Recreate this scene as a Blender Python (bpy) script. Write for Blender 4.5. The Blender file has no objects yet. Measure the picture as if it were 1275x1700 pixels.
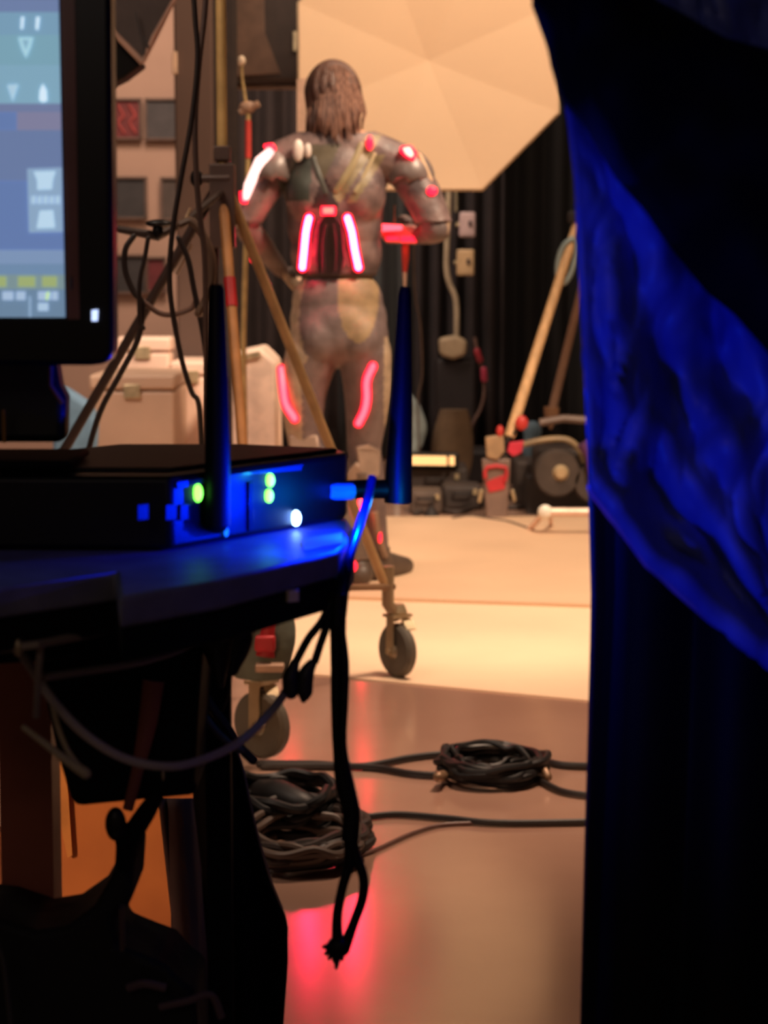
import bpy, bmesh, math, random
from mathutils import Vector, Matrix, noise
from mathutils.bvhtree import BVHTree
random.seed(7)
SC = bpy.context.scene
COL = SC.collection
# ------------------------------------------------------------------ camera
F = 3400.0; CX, CY = 637.5, 850.0; CZ = 1.1; PITCH = math.radians(6.94)
cam = bpy.data.cameras.new('camera'); co = bpy.data.objects.new('camera', cam); COL.objects.link(co)
co.location = (0, 0, CZ); co.rotation_euler = (math.pi/2 - PITCH, 0, 0)
cam.sensor_fit = 'VERTICAL'; cam.sensor_height = 24; cam.sensor_width = 18
cam.lens = F*24/1700; cam.clip_start = .05
cam.dof.use_dof = True; cam.dof.focus_distance = 2.4; cam.dof.aperture_fstop = 6.2
SC.camera = co
# ------------------------------------------------------------------ world, exposure, lights
SC.view_settings.view_transform = 'Standard'; SC.view_settings.look = 'None'
SC.view_settings.gamma = 1; SC.view_settings.use_curve_mapping = False
SC.view_settings.exposure = 0.3
w = bpy.data.worlds.new('world'); SC.world = w; w.use_nodes = True
w.node_tree.nodes['Background'].inputs[0].default_value = (1, .62, .42, 1)
w.node_tree.nodes['Background'].inputs[1].default_value = .03
def light(name, kind, loc, target, energy, color, size=.3, size_y=None, spot=60, blend=.6):
    l = bpy.data.lights.new(name, kind); l.energy = energy; l.color = color
    if kind == 'AREA':
        l.size = size
        if size_y: l.shape = 'RECTANGLE'; l.size_y = size_y
    else: l.shadow_soft_size = size
    if kind == 'SPOT': l.spot_size = math.radians(spot); l.spot_blend = blend
    o = bpy.data.objects.new(name, l); COL.objects.link(o); o.location = loc
    o.rotation_euler = (Vector(target) - Vector(loc)).to_track_quat('-Z', 'Y').to_euler()
    return o
WARM = (1, .76, .54)
light('stage_key_lamp', 'SPOT', (1.6, 5.2, 3.9), (.35, 7.2, 0), 760, WARM, .25, spot=52, blend=.5)
light('octagon_fill', 'AREA', (.6, 7.3, 3.7), (0, 9.6, 1.3), 62, WARM, 1.6)  # added fill that brightens the octagonal softbox and the back, not a real fixture
light('wall_fill', 'AREA', (-.9, 9.4, 3.7), (-1.2, 12, 1.3), 75, (1, .80, .64), 1.2)  # extra light put in to lift the beige wall
light('case_fill', 'SPOT', (-1.9, 5.6, 3.2), (-1.0, 7.6, .5), 230, (1, .80, .64), .3, spot=40, blend=.8)  # fill added for the pale cases, stands for no actual lamp
light('person_fill', 'AREA', (-1.4, 3.4, 3.2), (-.1, 7.0, .9), 30, (1, .76, .60), 1.2)  # soft fill added in front for the person's back
light('near_floor_fill', 'SPOT', (.9, 4.6, 3.9), (.3, 4.6, 0), 560, (1, .68, .48), .3, spot=42, blend=.9)  # spot added to raise the shiny floor's brightness, no such lamp there
light('near_fill_glow', 'AREA', (-.5, -.6, 1.9), (-.1, 1.6, .7), .9, (1, .8, .7), .6)  # weak fill added behind the camera to lift the dark foreground
light('under_table_fill', 'SPOT', (-1.2, 1.0, 1.0), (-.42, 2.9, .25), 90, (1, .55, .28), .15, spot=50)  # unseen spot added to warm the cardboard and table leg
light('blue_lamp', 'SPOT', (-.35, .30, .62), (.36, 1.2, 1.02), 18, (0, .04, 1), .03, spot=46, blend=.9)
# ------------------------------------------------------------------ pixel rays to world points
cp, sp_ = math.cos(PITCH), math.sin(PITCH)
def ray(px, py):
    u, v = (px-CX)/F, (CY-py)/F
    return Vector((u, cp + v*sp_, -sp_ + v*cp))
def W(px, py, Y):
    d = ray(px, py); t = Y/d.y
    return Vector((0, 0, CZ)) + d*t
def ZP(px, py, z):
    d = ray(px, py); t = (z-CZ)/d.z
    return Vector((0, 0, CZ)) + d*t
def lin(c):
    return tuple(((x/255)/12.92 if x/255 <= .04045 else ((x/255+.055)/1.055)**2.4) for x in c)
# ------------------------------------------------------------------ materials
MATS = {}
def mat(name, rgb, rough=.6, metal=0, var=.25, scale=12, bump=0, bscale=60, emit=0, sheen=0, spec=.5, stretch=None, rgb2=None):
    if name in MATS: return MATS[name]
    m = bpy.data.materials.new(name); m.use_nodes = True; nt = m.node_tree; N = nt.nodes; L = nt.links
    b = N['Principled BSDF']; c = lin(rgb)
    b.inputs['Roughness'].default_value = rough; b.inputs['Metallic'].default_value = metal
    b.inputs['Specular IOR Level'].default_value = spec
    if sheen: b.inputs['Sheen Weight'].default_value = sheen
    tc = N.new('ShaderNodeTexCoord'); src = tc.outputs['Object']
    if stretch:
        mp = N.new('ShaderNodeMapping'); mp.inputs['Scale'].default_value = stretch
        L.new(src, mp.inputs[0]); src = mp.outputs[0]
    nz = N.new('ShaderNodeTexNoise'); nz.inputs['Scale'].default_value = scale; nz.inputs['Detail'].default_value = 4
    L.new(src, nz.inputs['Vector'])
    mx = N.new('ShaderNodeMix'); mx.data_type = 'RGBA'
    c2 = lin(rgb2) if rgb2 else tuple(x*(1-var) for x in c)
    mx.inputs[6].default_value = (*c, 1); mx.inputs[7].default_value = (*c2, 1)
    rm = N.new('ShaderNodeValToRGB'); rm.color_ramp.elements[0].position = .38; rm.color_ramp.elements[1].position = .62
    L.new(nz.outputs['Fac'], rm.inputs[0]); L.new(rm.outputs[0], mx.inputs[0])
    L.new(mx.outputs[2], b.inputs['Base Color'])
    if bump:
        n2 = N.new('ShaderNodeTexNoise'); n2.inputs['Scale'].default_value = bscale; L.new(src, n2.inputs['Vector'])
        bp = N.new('ShaderNodeBump'); bp.inputs['Strength'].default_value = bump; bp.inputs['Distance'].default_value = .01
        L.new(n2.outputs['Fac'], bp.inputs['Height']); L.new(bp.outputs[0], b.inputs['Normal'])
    if emit:
        b.inputs['Emission Color'].default_value = (*c, 1); b.inputs['Emission Strength'].default_value = emit
    MATS[name] = m; return m
def emat(name, rgb, s):
    return mat(name, rgb, rough=.4, var=.0, emit=s)
# ------------------------------------------------------------------ mesh builder
def catmull(pts, n=6):
    P = [Vector(p) for p in pts]
    if len(P) < 3: return P
    Q = [2*P[0]-P[1]] + P + [2*P[-1]-P[-2]]; out = []
    for i in range(1, len(Q)-2):
        a, b, c, d = Q[i-1:i+3]
        for k in range(n):
            t = k/n
            out.append(.5*((2*b) + (c-a)*t + (2*a-5*b+4*c-d)*t*t + (3*b-a-3*c+d)*t**3))
    out.append(P[-1]); return out
class MB:
    def __init__(s): s.bm = bmesh.new(); s.mi = 0
    def face(s, vs):
        try:
            f = s.bm.faces.new(vs); f.material_index = s.mi; return f
        except ValueError: return None
    def box(s, c, size, rot=(0, 0, 0)):
        R = Matrix.Rotation(rot[2], 3, 'Z') @ Matrix.Rotation(rot[1], 3, 'Y') @ Matrix.Rotation(rot[0], 3, 'X')
        v = [s.bm.verts.new(Vector(c) + R @ Vector((x*size[0]/2, y*size[1]/2, z*size[2]/2))) for x in (-1, 1) for y in (-1, 1) for z in (-1, 1)]
        for q in ((0,1,3,2), (4,6,7,5), (0,4,5,1), (2,3,7,6), (0,2,6,4), (1,5,7,3)): s.face([v[i] for i in q])
        return s
    def bar(s, a, b, wd, th):
        a, b = Vector(a), Vector(b); d = b-a; q = d.to_track_quat('Z', 'Y').to_matrix()
        v = [s.bm.verts.new((a+b)/2 + q @ Vector((x*wd/2, y*th/2, z*d.length/2))) for x in (-1, 1) for y in (-1, 1) for z in (-1, 1)]
        for q4 in ((0,1,3,2), (4,6,7,5), (0,4,5,1), (2,3,7,6), (0,2,6,4), (1,5,7,3)): s.face([v[i] for i in q4])
        return s
    def prism(s, pts, vec):
        vec = Vector(vec); a = [s.bm.verts.new(Vector(p)) for p in pts]; b = [s.bm.verts.new(Vector(p)+vec) for p in pts]
        s.face(a[::-1]); s.face(b); n = len(a)
        for i in range(n): s.face([a[i], a[(i+1) % n], b[(i+1) % n], b[i]])
        return s
    def tube(s, pts, r, n=10, smooth=6, closed=False, rnd=False, flat=None):
        P = [Vector(p) for p in pts]; k0 = len(P)
        rr = list(r) if isinstance(r, (list, tuple)) else [r]*k0
        if closed: P = P + [P[0]]; rr = rr + [rr[0]]; k0 += 1
        if smooth and len(P) > 2:
            Q = catmull(P, smooth); R = []
            for i in range(len(Q)):
                f = i/smooth; j = min(int(f), k0-2); t = f-j; R.append(rr[j]*(1-t)+rr[j+1]*t)
        else: Q, R = P, rr
        if closed: Q = Q[:-1]; R = R[:-1]
        m = len(Q); rings = []; up = None
        if rnd and not closed:
            t0 = (Q[1]-Q[0]).normalized(); t1 = (Q[-1]-Q[-2]).normalized(); r0, r1 = R[0], R[-1]
            Q = [Q[0]-t0*r0*a for a in (.98, .8, .45)] + Q + [Q[-1]+t1*r1*a for a in (.45, .8, .98)]
            R = [r0*a for a in (.2, .6, .89)] + R + [r1*a for a in (.89, .6, .2)]; m = len(Q)
        for i in range(m):
            if closed: t = Q[(i+1) % m]-Q[i-1]
            else: t = Q[min(i+1, m-1)]-Q[max(i-1, 0)]
            t.normalize()
            if up is None: up = t.orthogonal().normalized() if flat is None else (Vector(flat)-t*t.dot(Vector(flat))).normalized()
            else: up = (up - t*up.dot(t)).normalized()
            sd = t.cross(up); fl = 1 if flat is None else .45
            rings.append([s.bm.verts.new(Q[i] + (up*math.cos(a)*fl+sd*math.sin(a))*R[i]) for a in [2*math.pi*k/n for k in range(n)]])
        for i in range(m if closed else m-1):
            A, B = rings[i], rings[(i+1) % m]
            for k in range(n): s.face([A[k], A[(k+1) % n], B[(k+1) % n], B[k]])
        if not closed: s.face(rings[0][::-1]); s.face(rings[-1])
        return s
    def ell(s, c, r, rot=(0, 0, 0), u=20, v=12):
        R = Matrix.Rotation(rot[2], 3, 'Z') @ Matrix.Rotation(rot[1], 3, 'Y') @ Matrix.Rotation(rot[0], 3, 'X')
        M = Matrix.Translation(Vector(c)) @ R.to_4x4() @ Matrix.Diagonal((r[0], r[1], r[2], 1))
        g = bmesh.ops.create_uvsphere(s.bm, u_segments=u, v_segments=v, radius=1, matrix=M)
        for vv in g['verts']:
            for f in vv.link_faces: f.material_index = s.mi
        return s
    def lathe(s, c, axis, prof, n=24):
        q = Vector(axis).to_track_quat('Z', 'Y').to_matrix(); c = Vector(c)
        rings = [[s.bm.verts.new(c + q @ Vector((r*math.cos(2*math.pi*k/n), r*math.sin(2*math.pi*k/n), h))) for k in range(n)] for r, h in prof]
        for A, B in zip(rings, rings[1:]):
            for k in range(n): s.face([A[k], A[(k+1) % n], B[(k+1) % n], B[k]])
        s.face(rings[0][::-1]); s.face(rings[-1]); return s
    def grid(s, fn, nu, nv):
        g = [[s.bm.verts.new(fn(i/nu, j/nv)) for j in range(nv+1)] for i in range(nu+1)]
        for i in range(nu):
            for j in range(nv): s.face([g[i][j], g[i+1][j], g[i+1][j+1], g[i][j+1]])
        return s
    def build(s, name, m, parent=None, bevel=0, smooth=True, solid=0, sharp=40, subsurf=0):
        bmesh.ops.recalc_face_normals(s.bm, faces=s.bm.faces[:])
        if parent is not None: o0 = Vector(parent['o'])
        else:
            vs = [v.co for v in s.bm.verts]
            o0 = Vector(((min(v.x for v in vs)+max(v.x for v in vs))/2, (min(v.y for v in vs)+max(v.y for v in vs))/2, min(v.z for v in vs)))
        for v in s.bm.verts: v.co -= o0
        me = bpy.data.meshes.new(name); s.bm.to_mesh(me); s.bm.free()
        for x in (m if isinstance(m, (list, tuple)) else [m]): me.materials.append(x)
        if smooth:
            for p in me.polygons: p.use_smooth = True
            me.set_sharp_from_angle(angle=math.radians(sharp))
        ob = bpy.data.objects.new(name, me); COL.objects.link(ob)
        if parent is not None: ob.parent = parent
        else: ob.location = o0
        ob['o'] = list(o0)
        if solid: q = ob.modifiers.new('solid', 'SOLIDIFY'); q.thickness = solid; q.offset = -1
        if bevel: q = ob.modifiers.new('bevel', 'BEVEL'); q.width = bevel; q.segments = 3; q.limit_method = 'ANGLE'
        if subsurf: q = ob.modifiers.new('sub', 'SUBSURF'); q.levels = subsurf; q.render_levels = subsurf
        return ob
def thing(name, loc, label, cat, group=None):
    o = bpy.data.objects.new(name, None); COL.objects.link(o); o.location = loc; o['o'] = list(loc); o.empty_display_size = .05
    return tag(o, label, cat, group)
def tag(o, label, cat, group=None, kind=None):
    o['label'] = label; o['category'] = cat
    if group: o['group'] = group
    if kind: o['kind'] = kind
    return o
def struct(o): o['kind'] = 'structure'; return o
def cable(name, pts, r, m, label, group='cables', cat='cable', parent=None):
    o = MB().tube(pts, r, n=8, smooth=7, rnd=True).build(name, m, parent)
    if parent is None: tag(o, label, cat, group)
    return o
# materials in use
black = mat('black_plastic', (14, 14, 17), .38, spec=.4)
blackm = mat('black_matte', (11, 10, 12), .8, spec=.2)
rubber = mat('cable_rubber', (20, 18, 19), .5, spec=.4)
greycab = mat('grey_cable', (70, 66, 66), .5)
steel = mat('pale_steel', (205, 185, 150), .35, .6, scale=30)
brass = mat('sandy_metal', (200, 165, 110), .42, .35, scale=25)
cloth_black = mat('curtain_black', (27, 21, 22), .9, sheen=.2, scale=4)
# ------------------------------------------------------------------ the setting
floor_m = mat('floor_vinyl', (176, 138, 118), .16, scale=1.2, rgb2=(162, 124, 106), bump=.015, bscale=5, spec=1.0)
floor_m.node_tree.nodes['Principled BSDF'].inputs['IOR'].default_value = 2.0
struct(MB().box((0, 5.5, -.05), (9, 14, .1)).build('floor', floor_m, smooth=False))
struct(MB().box((0, 12.25, 2), (9, .2, 4.2)).build('wall_back', mat('wall_paint', (190, 150, 130), .85, scale=3, var=.08), smooth=False))
struct(MB().box((-4.4, 5.5, 2), (.2, 14, 4.2)).build('wall_left', mat('wall_dark', (60, 48, 44), .9), smooth=False))
struct(MB().box((4.4, 5.5, 2), (.2, 14, 4.2)).build('wall_right', mat('wall_dark', (60, 48, 44), .9), smooth=False))
struct(MB().box((0, 5.5, 4.2), (9, 14, .2)).build('ceiling', mat('ceiling_black', (20, 17, 17), .9), smooth=False))
sheet_m = mat('stage_sheet', (238, 206, 172), .62, scale=2, var=.06, bump=.04, bscale=6)
a, b = ZP(380, 1108, 0), ZP(1010, 1168, 0)
d = (b-a).normalized(); a = a-d*1.4; b = b+d*1.6
m1, m2 = ZP(400, 988, 0), ZP(1000, 1008, 0); dm = (m2-m1).normalized(); m1 -= dm*2; m2 += dm*1.6
f1, f2 = ZP(640, 866, 0), ZP(980, 866, 0)
mb = MB().prism([a, b, m2, m1], (0, 0, .004))
tag(mb.build('floor_sheet', sheet_m), 'pale studio floor sheet under the front caster, in front of the person', 'floor sheet', 'pale floor sheets')
mb = MB().prism([m1+Vector((0, -.05, .004)), m2+Vector((0, -.05, .004)), Vector((m2.x, 8.75, .004)), Vector((m1.x, 8.75, .004))], (0, 0, .012))
tag(mb.build('floor_sheet', mat('far_sheet', (225, 186, 152), .6, scale=2, var=.07)), 'pale studio floor sheet under the feet, reaching back to the dark clutter', 'floor sheet', 'pale floor sheets')
# black stage curtains hung in front of the back wall
def curtain(px0, px1, Y, amp, nf, label, col=cloth_black, z0=.02, z1=3.6, seed=0):
    x0, x1 = W(px0, 500, Y).x, W(px1, 500, Y).x
    def fn(u, v):
        x = x0+(x1-x0)*u; z = z1+(z0-z1)*v
        y = Y + amp*math.sin(u*nf*2*math.pi+seed+.6*math.sin(v*2)) + amp*.5*noise.noise(Vector((x*5, z*.4, seed)))
        return Vector((x, y, z))
    o = MB().grid(fn, 90, 12).build('stage_curtain', col, solid=.01, sharp=80)
    return tag(o, label, 'curtain', 'black stage curtains at the back')
curtain(385, 560, 11.4, .05, 4, 'dark brown stage curtain behind the thin stand and left arm', mat('curtain_brown', (52, 38, 36), .9, scale=4), seed=1)
curtain(555, 700, 11.5, .05, 4, 'black stage curtain directly behind the person', seed=2)
curtain(690, 836, 11.2, .06, 5, 'dark folded stage curtain behind the two wall boxes and white pipe', mat('curtain_plum', (44, 34, 36), .9, scale=4), seed=3)
curtain(832, 1150, 11.6, .04, 7, 'blackest stage curtain behind the wooden tripod legs', mat('curtain_dark', (15, 9, 11), .9, scale=4), seed=4)
# pictures on the beige wall
def framed(px0, py0, px1, py1, col, label, motif=None):
    Y = 12.1; A, B = W(px0, py0, Y), W(px1, py1, Y)
    c = (A+B)/2; r = thing('wall_panel', (c.x, Y, B.z), label, 'wall panel', 'dark panels on the beige wall')
    MB().box((c.x, Y+.02, c.z), (B.x-A.x, .03, A.z-B.z)).build('panel', col, r, bevel=.004)
    fm = mat('panel_edge', (120, 92, 80), .7)
    f = MB(); wd = .012
    f.box((c.x, Y, A.z), (B.x-A.x+wd, .04, wd)).box((c.x, Y, B.z), (B.x-A.x+wd, .04, wd)).box((A.x, Y, c.z), (wd, .04, A.z-B.z)).box((B.x, Y, c.z), (wd, .04, A.z-B.z))
    f.build('edging', fm, r)
    if motif:
        q = MB()
        for k in range(motif):
            x = A.x + (B.x-A.x)*(k+.6)/(motif+.3)
            q.tube([(x-.02, Y-.005, A.z-.03), (x+.015, Y-.005, c.z+.02), (x-.015, Y-.005, c.z-.02), (x+.02, Y-.005, B.z+.03)], .007, n=6)
        q.build('markings', mat('panel_motif', (190, 80, 75), .7), r)
framed(150, 165, 234, 230, mat('panel_red', (120, 38, 38), .6), 'dark red wall panel with pale squiggles, beside the monitor', 4)
framed(242, 165, 296, 231, mat('panel_slate', (76, 66, 66), .6), 'slate grey wall panel right of the red one')
framed(160, 295, 243, 362, mat('panel_slate2', (58, 50, 50), .6), 'dark grey wall panel, left of the lower pair')
framed(268, 296, 330, 364, mat('panel_brown', (86, 68, 60), .6), 'brownish wall panel partly behind the dark pillar')
framed(150, 424, 243, 486, mat('panel_slate2', (58, 50, 50), .6), 'low dark wall panel above the white cases')
framed(244, 428, 275, 484, mat('panel_red2', (110, 34, 38), .6), 'small low dark red wall panel above the white cases')
# dark pillar
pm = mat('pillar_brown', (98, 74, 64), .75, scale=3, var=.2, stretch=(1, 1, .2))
P0, P1 = W(291, 300, 8.4), W(392, 300, 8.4)
r = thing('pillar', ((P0.x+P1.x)/2, 8.5, 0), 'tall dark brown pillar behind the rolling stand pole', 'pillar')
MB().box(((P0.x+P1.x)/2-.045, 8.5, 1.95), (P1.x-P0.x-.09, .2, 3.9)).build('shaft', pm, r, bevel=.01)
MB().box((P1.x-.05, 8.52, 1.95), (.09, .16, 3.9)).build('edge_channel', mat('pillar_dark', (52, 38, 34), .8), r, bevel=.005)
MB().box((P0.x+.005, 8.39, W(290, 105, 8.4).z), (.02, .03, .09)).build('bracket', mat('bracket_pale', (230, 190, 160), .5), r, bevel=.004)
# black-backed softbox corner at upper left
r = thing('softbox', tuple(W(215, 150, 6)), 'dark grey softbox corner with pale rim, above the wall panels beside the monitor', 'softbox')
p = lambda L, Y: [W(x, y, Y) for x, y in L]
MB().prism(p([(100, -60), (305, -60), (291, -4), (237, 104), (183, 48), (100, -30)], 6), (0, .05, 0)).build('fabric_face', mat('softbox_grey', (74, 60, 56), .7), r, bevel=.01)
MB().tube(p([(120, -20), (183, 48), (212, 78), (237, 104)], 5.98), .009, n=8, smooth=0).build('rim', mat('rim_pale', (190, 150, 130), .6), r)
MB().tube(p([(237, 104), (255, 60), (291, -4), (305, -40)], 5.98), .006, n=8, smooth=0).build('rim', mat('rim_pale', (190, 150, 130), .6), r)
MB().prism(p([(100, -20), (183, 52), (237, 106), (205, 130), (160, 152), (90, 170)], 6.02), (0, .12, 0)).build('back_cover', blackm, r, bevel=.01)
MB().bar(W(238, 60, 5.97), W(247, 80, 5.97), .006, .006).bar(W(225, 20, 5.97), W(240, 90, 5.97), .004, .004).build('rib', mat('rib_dark', (40, 32, 32), .6), r)
# hanging dark lamp panel
r = thing('lamp_panel', tuple(W(445, 135, 9)), 'large dark brown lamp housing hanging behind the thin stand', 'lamp housing')
MB().prism(p([(384, -120), (503, -120), (505, 134), (384, 130)], 9), (0, .3, 0)).build('housing', mat('housing_brown', (62, 47, 43), .7), r, bevel=.012)
MB().prism(p([(384, -120), (436, -120), (440, 55), (466, 122), (384, 127)], 8.99), (0, .012, 0)).build('front_flap', mat('flap_brown', (112, 84, 70), .7), r, bevel=.004)
MB().prism(p([(487, 52), (493, 52), (493, 84), (487, 84)], 8.98), (0, .02, 0)).build('latch', steel, r)
MB().tube([W(384, 144, 9.1), W(500, 144, 9.1)], .014, n=12, smooth=0).build('support_bar', mat('bar_grey', (122, 98, 86), .5), r)
# octagonal bounce box
oc = W(712, 96, 8.6); R_ = 210/F*8.6/.995/math.cos(math.radians(22.5))
r = thing('octagonal_softbox', (oc.x, oc.y, oc.z-R_), 'large pale octagonal softbox panel behind the head', 'softbox')
om = mat('diffuser_cloth', (245, 208, 172), .7, scale=2, var=.03)
mb = MB(); vs = [mb.bm.verts.new(oc + Vector((R_*math.cos(math.radians(22.5+45*k)), .0, R_*math.sin(math.radians(22.5+45*k))))) for k in range(8)]
ap = mb.bm.verts.new(oc + Vector((0, .11, 0)))
for k in range(8): mb.face([vs[k], vs[(k+1) % 8], ap])
mb.build('diffuser', om, r, smooth=False)
mb = MB(); mb.tube([oc + Vector((R_*math.cos(math.radians(22.5+45*k)), .015, R_*math.sin(math.radians(22.5+45*k)))) for k in range(8)], .010, n=8, smooth=0, closed=True)
mb.build('rim', mat('diffuser_rim', (225, 195, 160), .6), r)
mb = MB(); v0 = [mb.bm.verts.new(oc + Vector((R_*math.cos(math.radians(22.5+45*k)), .02, R_*math.sin(math.radians(22.5+45*k))))) for k in range(8)]
v1 = [mb.bm.verts.new(oc + Vector((.15*math.cos(math.radians(22.5+45*k)), .45, .15*math.sin(math.radians(22.5+45*k))))) for k in range(8)]
for k in range(8): mb.face([v0[k], v0[(k+1) % 8], v1[(k+1) % 8], v1[k]])
mb.face(v1)
mb.build('shell', blackm, r)
MB().lathe(oc+Vector((0, .42, 0)), (0, 1, 0), [(.1, 0), (.1, .3), (.06, .34)]).build('lamp_head', black, r)
fb_ = p([(493, 131), (512, 130), (512, 240), (490, 240)], 8.0); fb_[2].z = fb_[3].z = 0
o = MB().prism(fb_, (0, .03, 0)).build('foam_board', mat('foam_pale', (232, 190, 165), .8))
tag(o, 'narrow pale upright foam board beside the cheek, left of the head', 'board')
# ------------------------------------------------------------------ white cases on the left
def case(px0, px1, pyt, Y, depth, m, label, lid=True, latch=True):
    A, B = W(px0, pyt, Y), W(px1, pyt, Y); c = (A+B)/2; z = A.z
    r = thing('white_case', (c.x, Y+depth/2, 0), label, 'case', 'pale cases at the left')
    MB().box((c.x, Y+depth/2, (z-.06)/2), (B.x-A.x, depth, z-.06)).build('body', m, r, bevel=.012)
    MB().box((c.x, Y+depth/2, z-.028), (B.x-A.x+.01, depth+.01, .055)).build('lid', m, r, bevel=.012)
    MB().box((c.x, Y-.006, z-.06), (.06, .012, .05)).build('latch', steel, r, bevel=.003)
cw = mat('case_pale', (240, 204, 184), .6, scale=5, var=.1); cw2 = mat('case_tan', (190, 155, 132), .6, scale=5, var=.1)
case(150, 288, 622, 7.4, .5, cw2, 'tan low case behind the slanting dark stand leg')
case(284, 350, 600, 7.95, .4, cw, 'pale pinkish case beneath the dark pillar')
case(192, 281, 560, 8.0, .16, cw, 'pale case with bright top behind the tan case')
A = p([(385, 745), (385, 588), (432, 578), (458, 604), (461, 745)], 7.5)
A[0].z = A[-1].z = 0
r = thing('white_case', (A[2].x, 7.5, 0), 'pale case with a sloping corner, left of the person\'s thigh', 'case', 'pale cases at the left')
MB().prism(A, (0, .4, 0)).build('body', mat('case_rose', (240, 206, 186), .6), r, bevel=.012)
MB().bar(A[1]+Vector((0, -.008, -.02)), A[2]+Vector((0, -.008, -.02)), .012, .02).build('edge_trim', steel, r)
bc = [W(x, y, 7.0) for x, y in [(88, 640), (108, 645), (150, 672), (160, 700), (140, 780), (80, 800)]]; bc[4].z = bc[5].z = 0
o = MB().prism(bc, (0, .1, 0)).build('blue_bundle', mat('dusty_blue', (95, 125, 150), .8), bevel=.02)
tag(o, 'dusty blue cloth bundle seen between the monitor neck and the slanting leg', 'bundle')
# ------------------------------------------------------------------ thin stand with knob
Yt = 7.28
r = thing('thin_stand', (W(407, 600, Yt).x, Yt, 0), 'thin sandy light stand with a red-taped neck, left of the person', 'light stand')
MB().tube([Vector((W(407, 600, Yt).x, Yt, .03)), W(404, 560, Yt), W(411, 300, Yt), W(412, 190, Yt)], [.010, .010, .009, .008], n=10, smooth=0).build('pole', brass, r)
MB().tube([W(412, 262, Yt-.003), W(412, 200, Yt-.003)], .0105, n=10, smooth=0).build('red_tape', mat('red_tape', (205, 60, 50), .5), r)
MB().tube([W(411, 190, Yt), W(402, 130, Yt), W(401, 108, Yt)], [.006, .005, .005], n=8, smooth=0).build('spigot', brass, r)
MB().ell(W(401, 101, Yt), (.014, .014, .018)).build('tip_knob', mat('knob_pale', (240, 210, 180), .5), r)
MB().ell(W(411, 178, Yt), (.030, .02, .022)).tube([W(398, 186, Yt), W(430, 172, Yt-.01)], .012, n=8, smooth=0).build('clamp', mat('clamp_tan', (165, 125, 100), .5), r)
for q in ((-.28, .1), (.28, .1), (0, .14)):
    MB().tube([Vector((r.location.x, Yt, .3)), Vector((r.location.x+q[0], Yt+q[1], .015))], .008, n=8, smooth=0).build('leg', brass, r)
# ------------------------------------------------------------------ rolling stand
C1, C2, C3 = Vector((.036, 5.37, 0)), Vector((-.272, 4.47, 0)), Vector((-1.08, 5.2, 0))
SX = Vector((-.388, 4.98, 0))
r = thing('rolling_stand', tuple(SX), 'large sandy rolling light stand on caster wheels with a red tape band', 'light stand')
MB().tube([SX+Vector((0, 0, 1.28)), SX+Vector((0, 0, 2.6))], .0125, n=16, smooth=0).build('pole', mat('sandy_pole', (225, 185, 120), .4, .2), r)
mb = MB(); mb.box(SX+Vector((0, 0, 1.235)), (.06, .055, .2)).box(SX+Vector((0, 0, 1.36)), (.04, .04, .035)).tube([SX+Vector((-.05, -.02, 1.3)), SX+Vector((.02, -.02, 1.3))], .011, n=10, smooth=0)
mb.build('collar', mat('collar_brown', (88, 66, 58), .5), r, bevel=.005)
MB().ell(SX+Vector((-.06, -.02, 1.3)), (.016, .016, .022)).build('knob', black, r)
MB().tube([SX+Vector((-.02, .0, 1.14)), SX+Vector((-.035, .0, .30))], .009, n=12, smooth=0).build('centre_column', mat('column_brown', (70, 54, 50), .5, .3), r)
def caster(cpt, parent, scale=1.0, spin=0.0, m=None):
    R = .072*scale; cz = R
    ax = Vector((math.cos(spin), math.sin(spin), 0))
    c = cpt+Vector((0, 0, cz+.004))
    w_ = MB().lathe(c-ax*.016, ax, [(R*.55, 0), (R*.9, .0), (R, .007), (R, .025), (R*.9, .032), (R*.55, .032)], 32).build('wheel', mat('wheel_grey', (92, 84, 72), .6), parent)
    MB().lathe(c-ax*.02, ax, [(R*.22, -.004), (R*.30, .004), (R*.5, .008), (R*.52, .032), (R*.30, .036), (R*.22, .044)], 24).build('hub', mat('hub_tan', (150, 135, 110), .4, .5), w_)
    f = MB(); top = c+Vector((0, .0, R+.022))
    for sgn in (-1, 1):
        f.bar(c+ax*.026*sgn+Vector((0, 0, -.01)), top+ax*.024*sgn, .03, .004)
    f.box(top, (.062, .05, .008), (0, 0, spin))
    f.lathe(top, (0, 0, 1), [(.022, 0), (.026, .01), (.018, .03)], 16)
    f.tube([c-ax*.034, c+ax*.034], .008, n=10, smooth=0)
    f.build('fork', mat('fork_tan', (178, 158, 125), .4, .5), parent)
    MB().bar(top+ax*.03+Vector((0, -.02, -.01)), top+ax*.045+Vector((0, -.05, -.035)), .03, .006).build('brake_pedal', steel, parent)
apex = SX+Vector((0, 0, 1.27))
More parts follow.
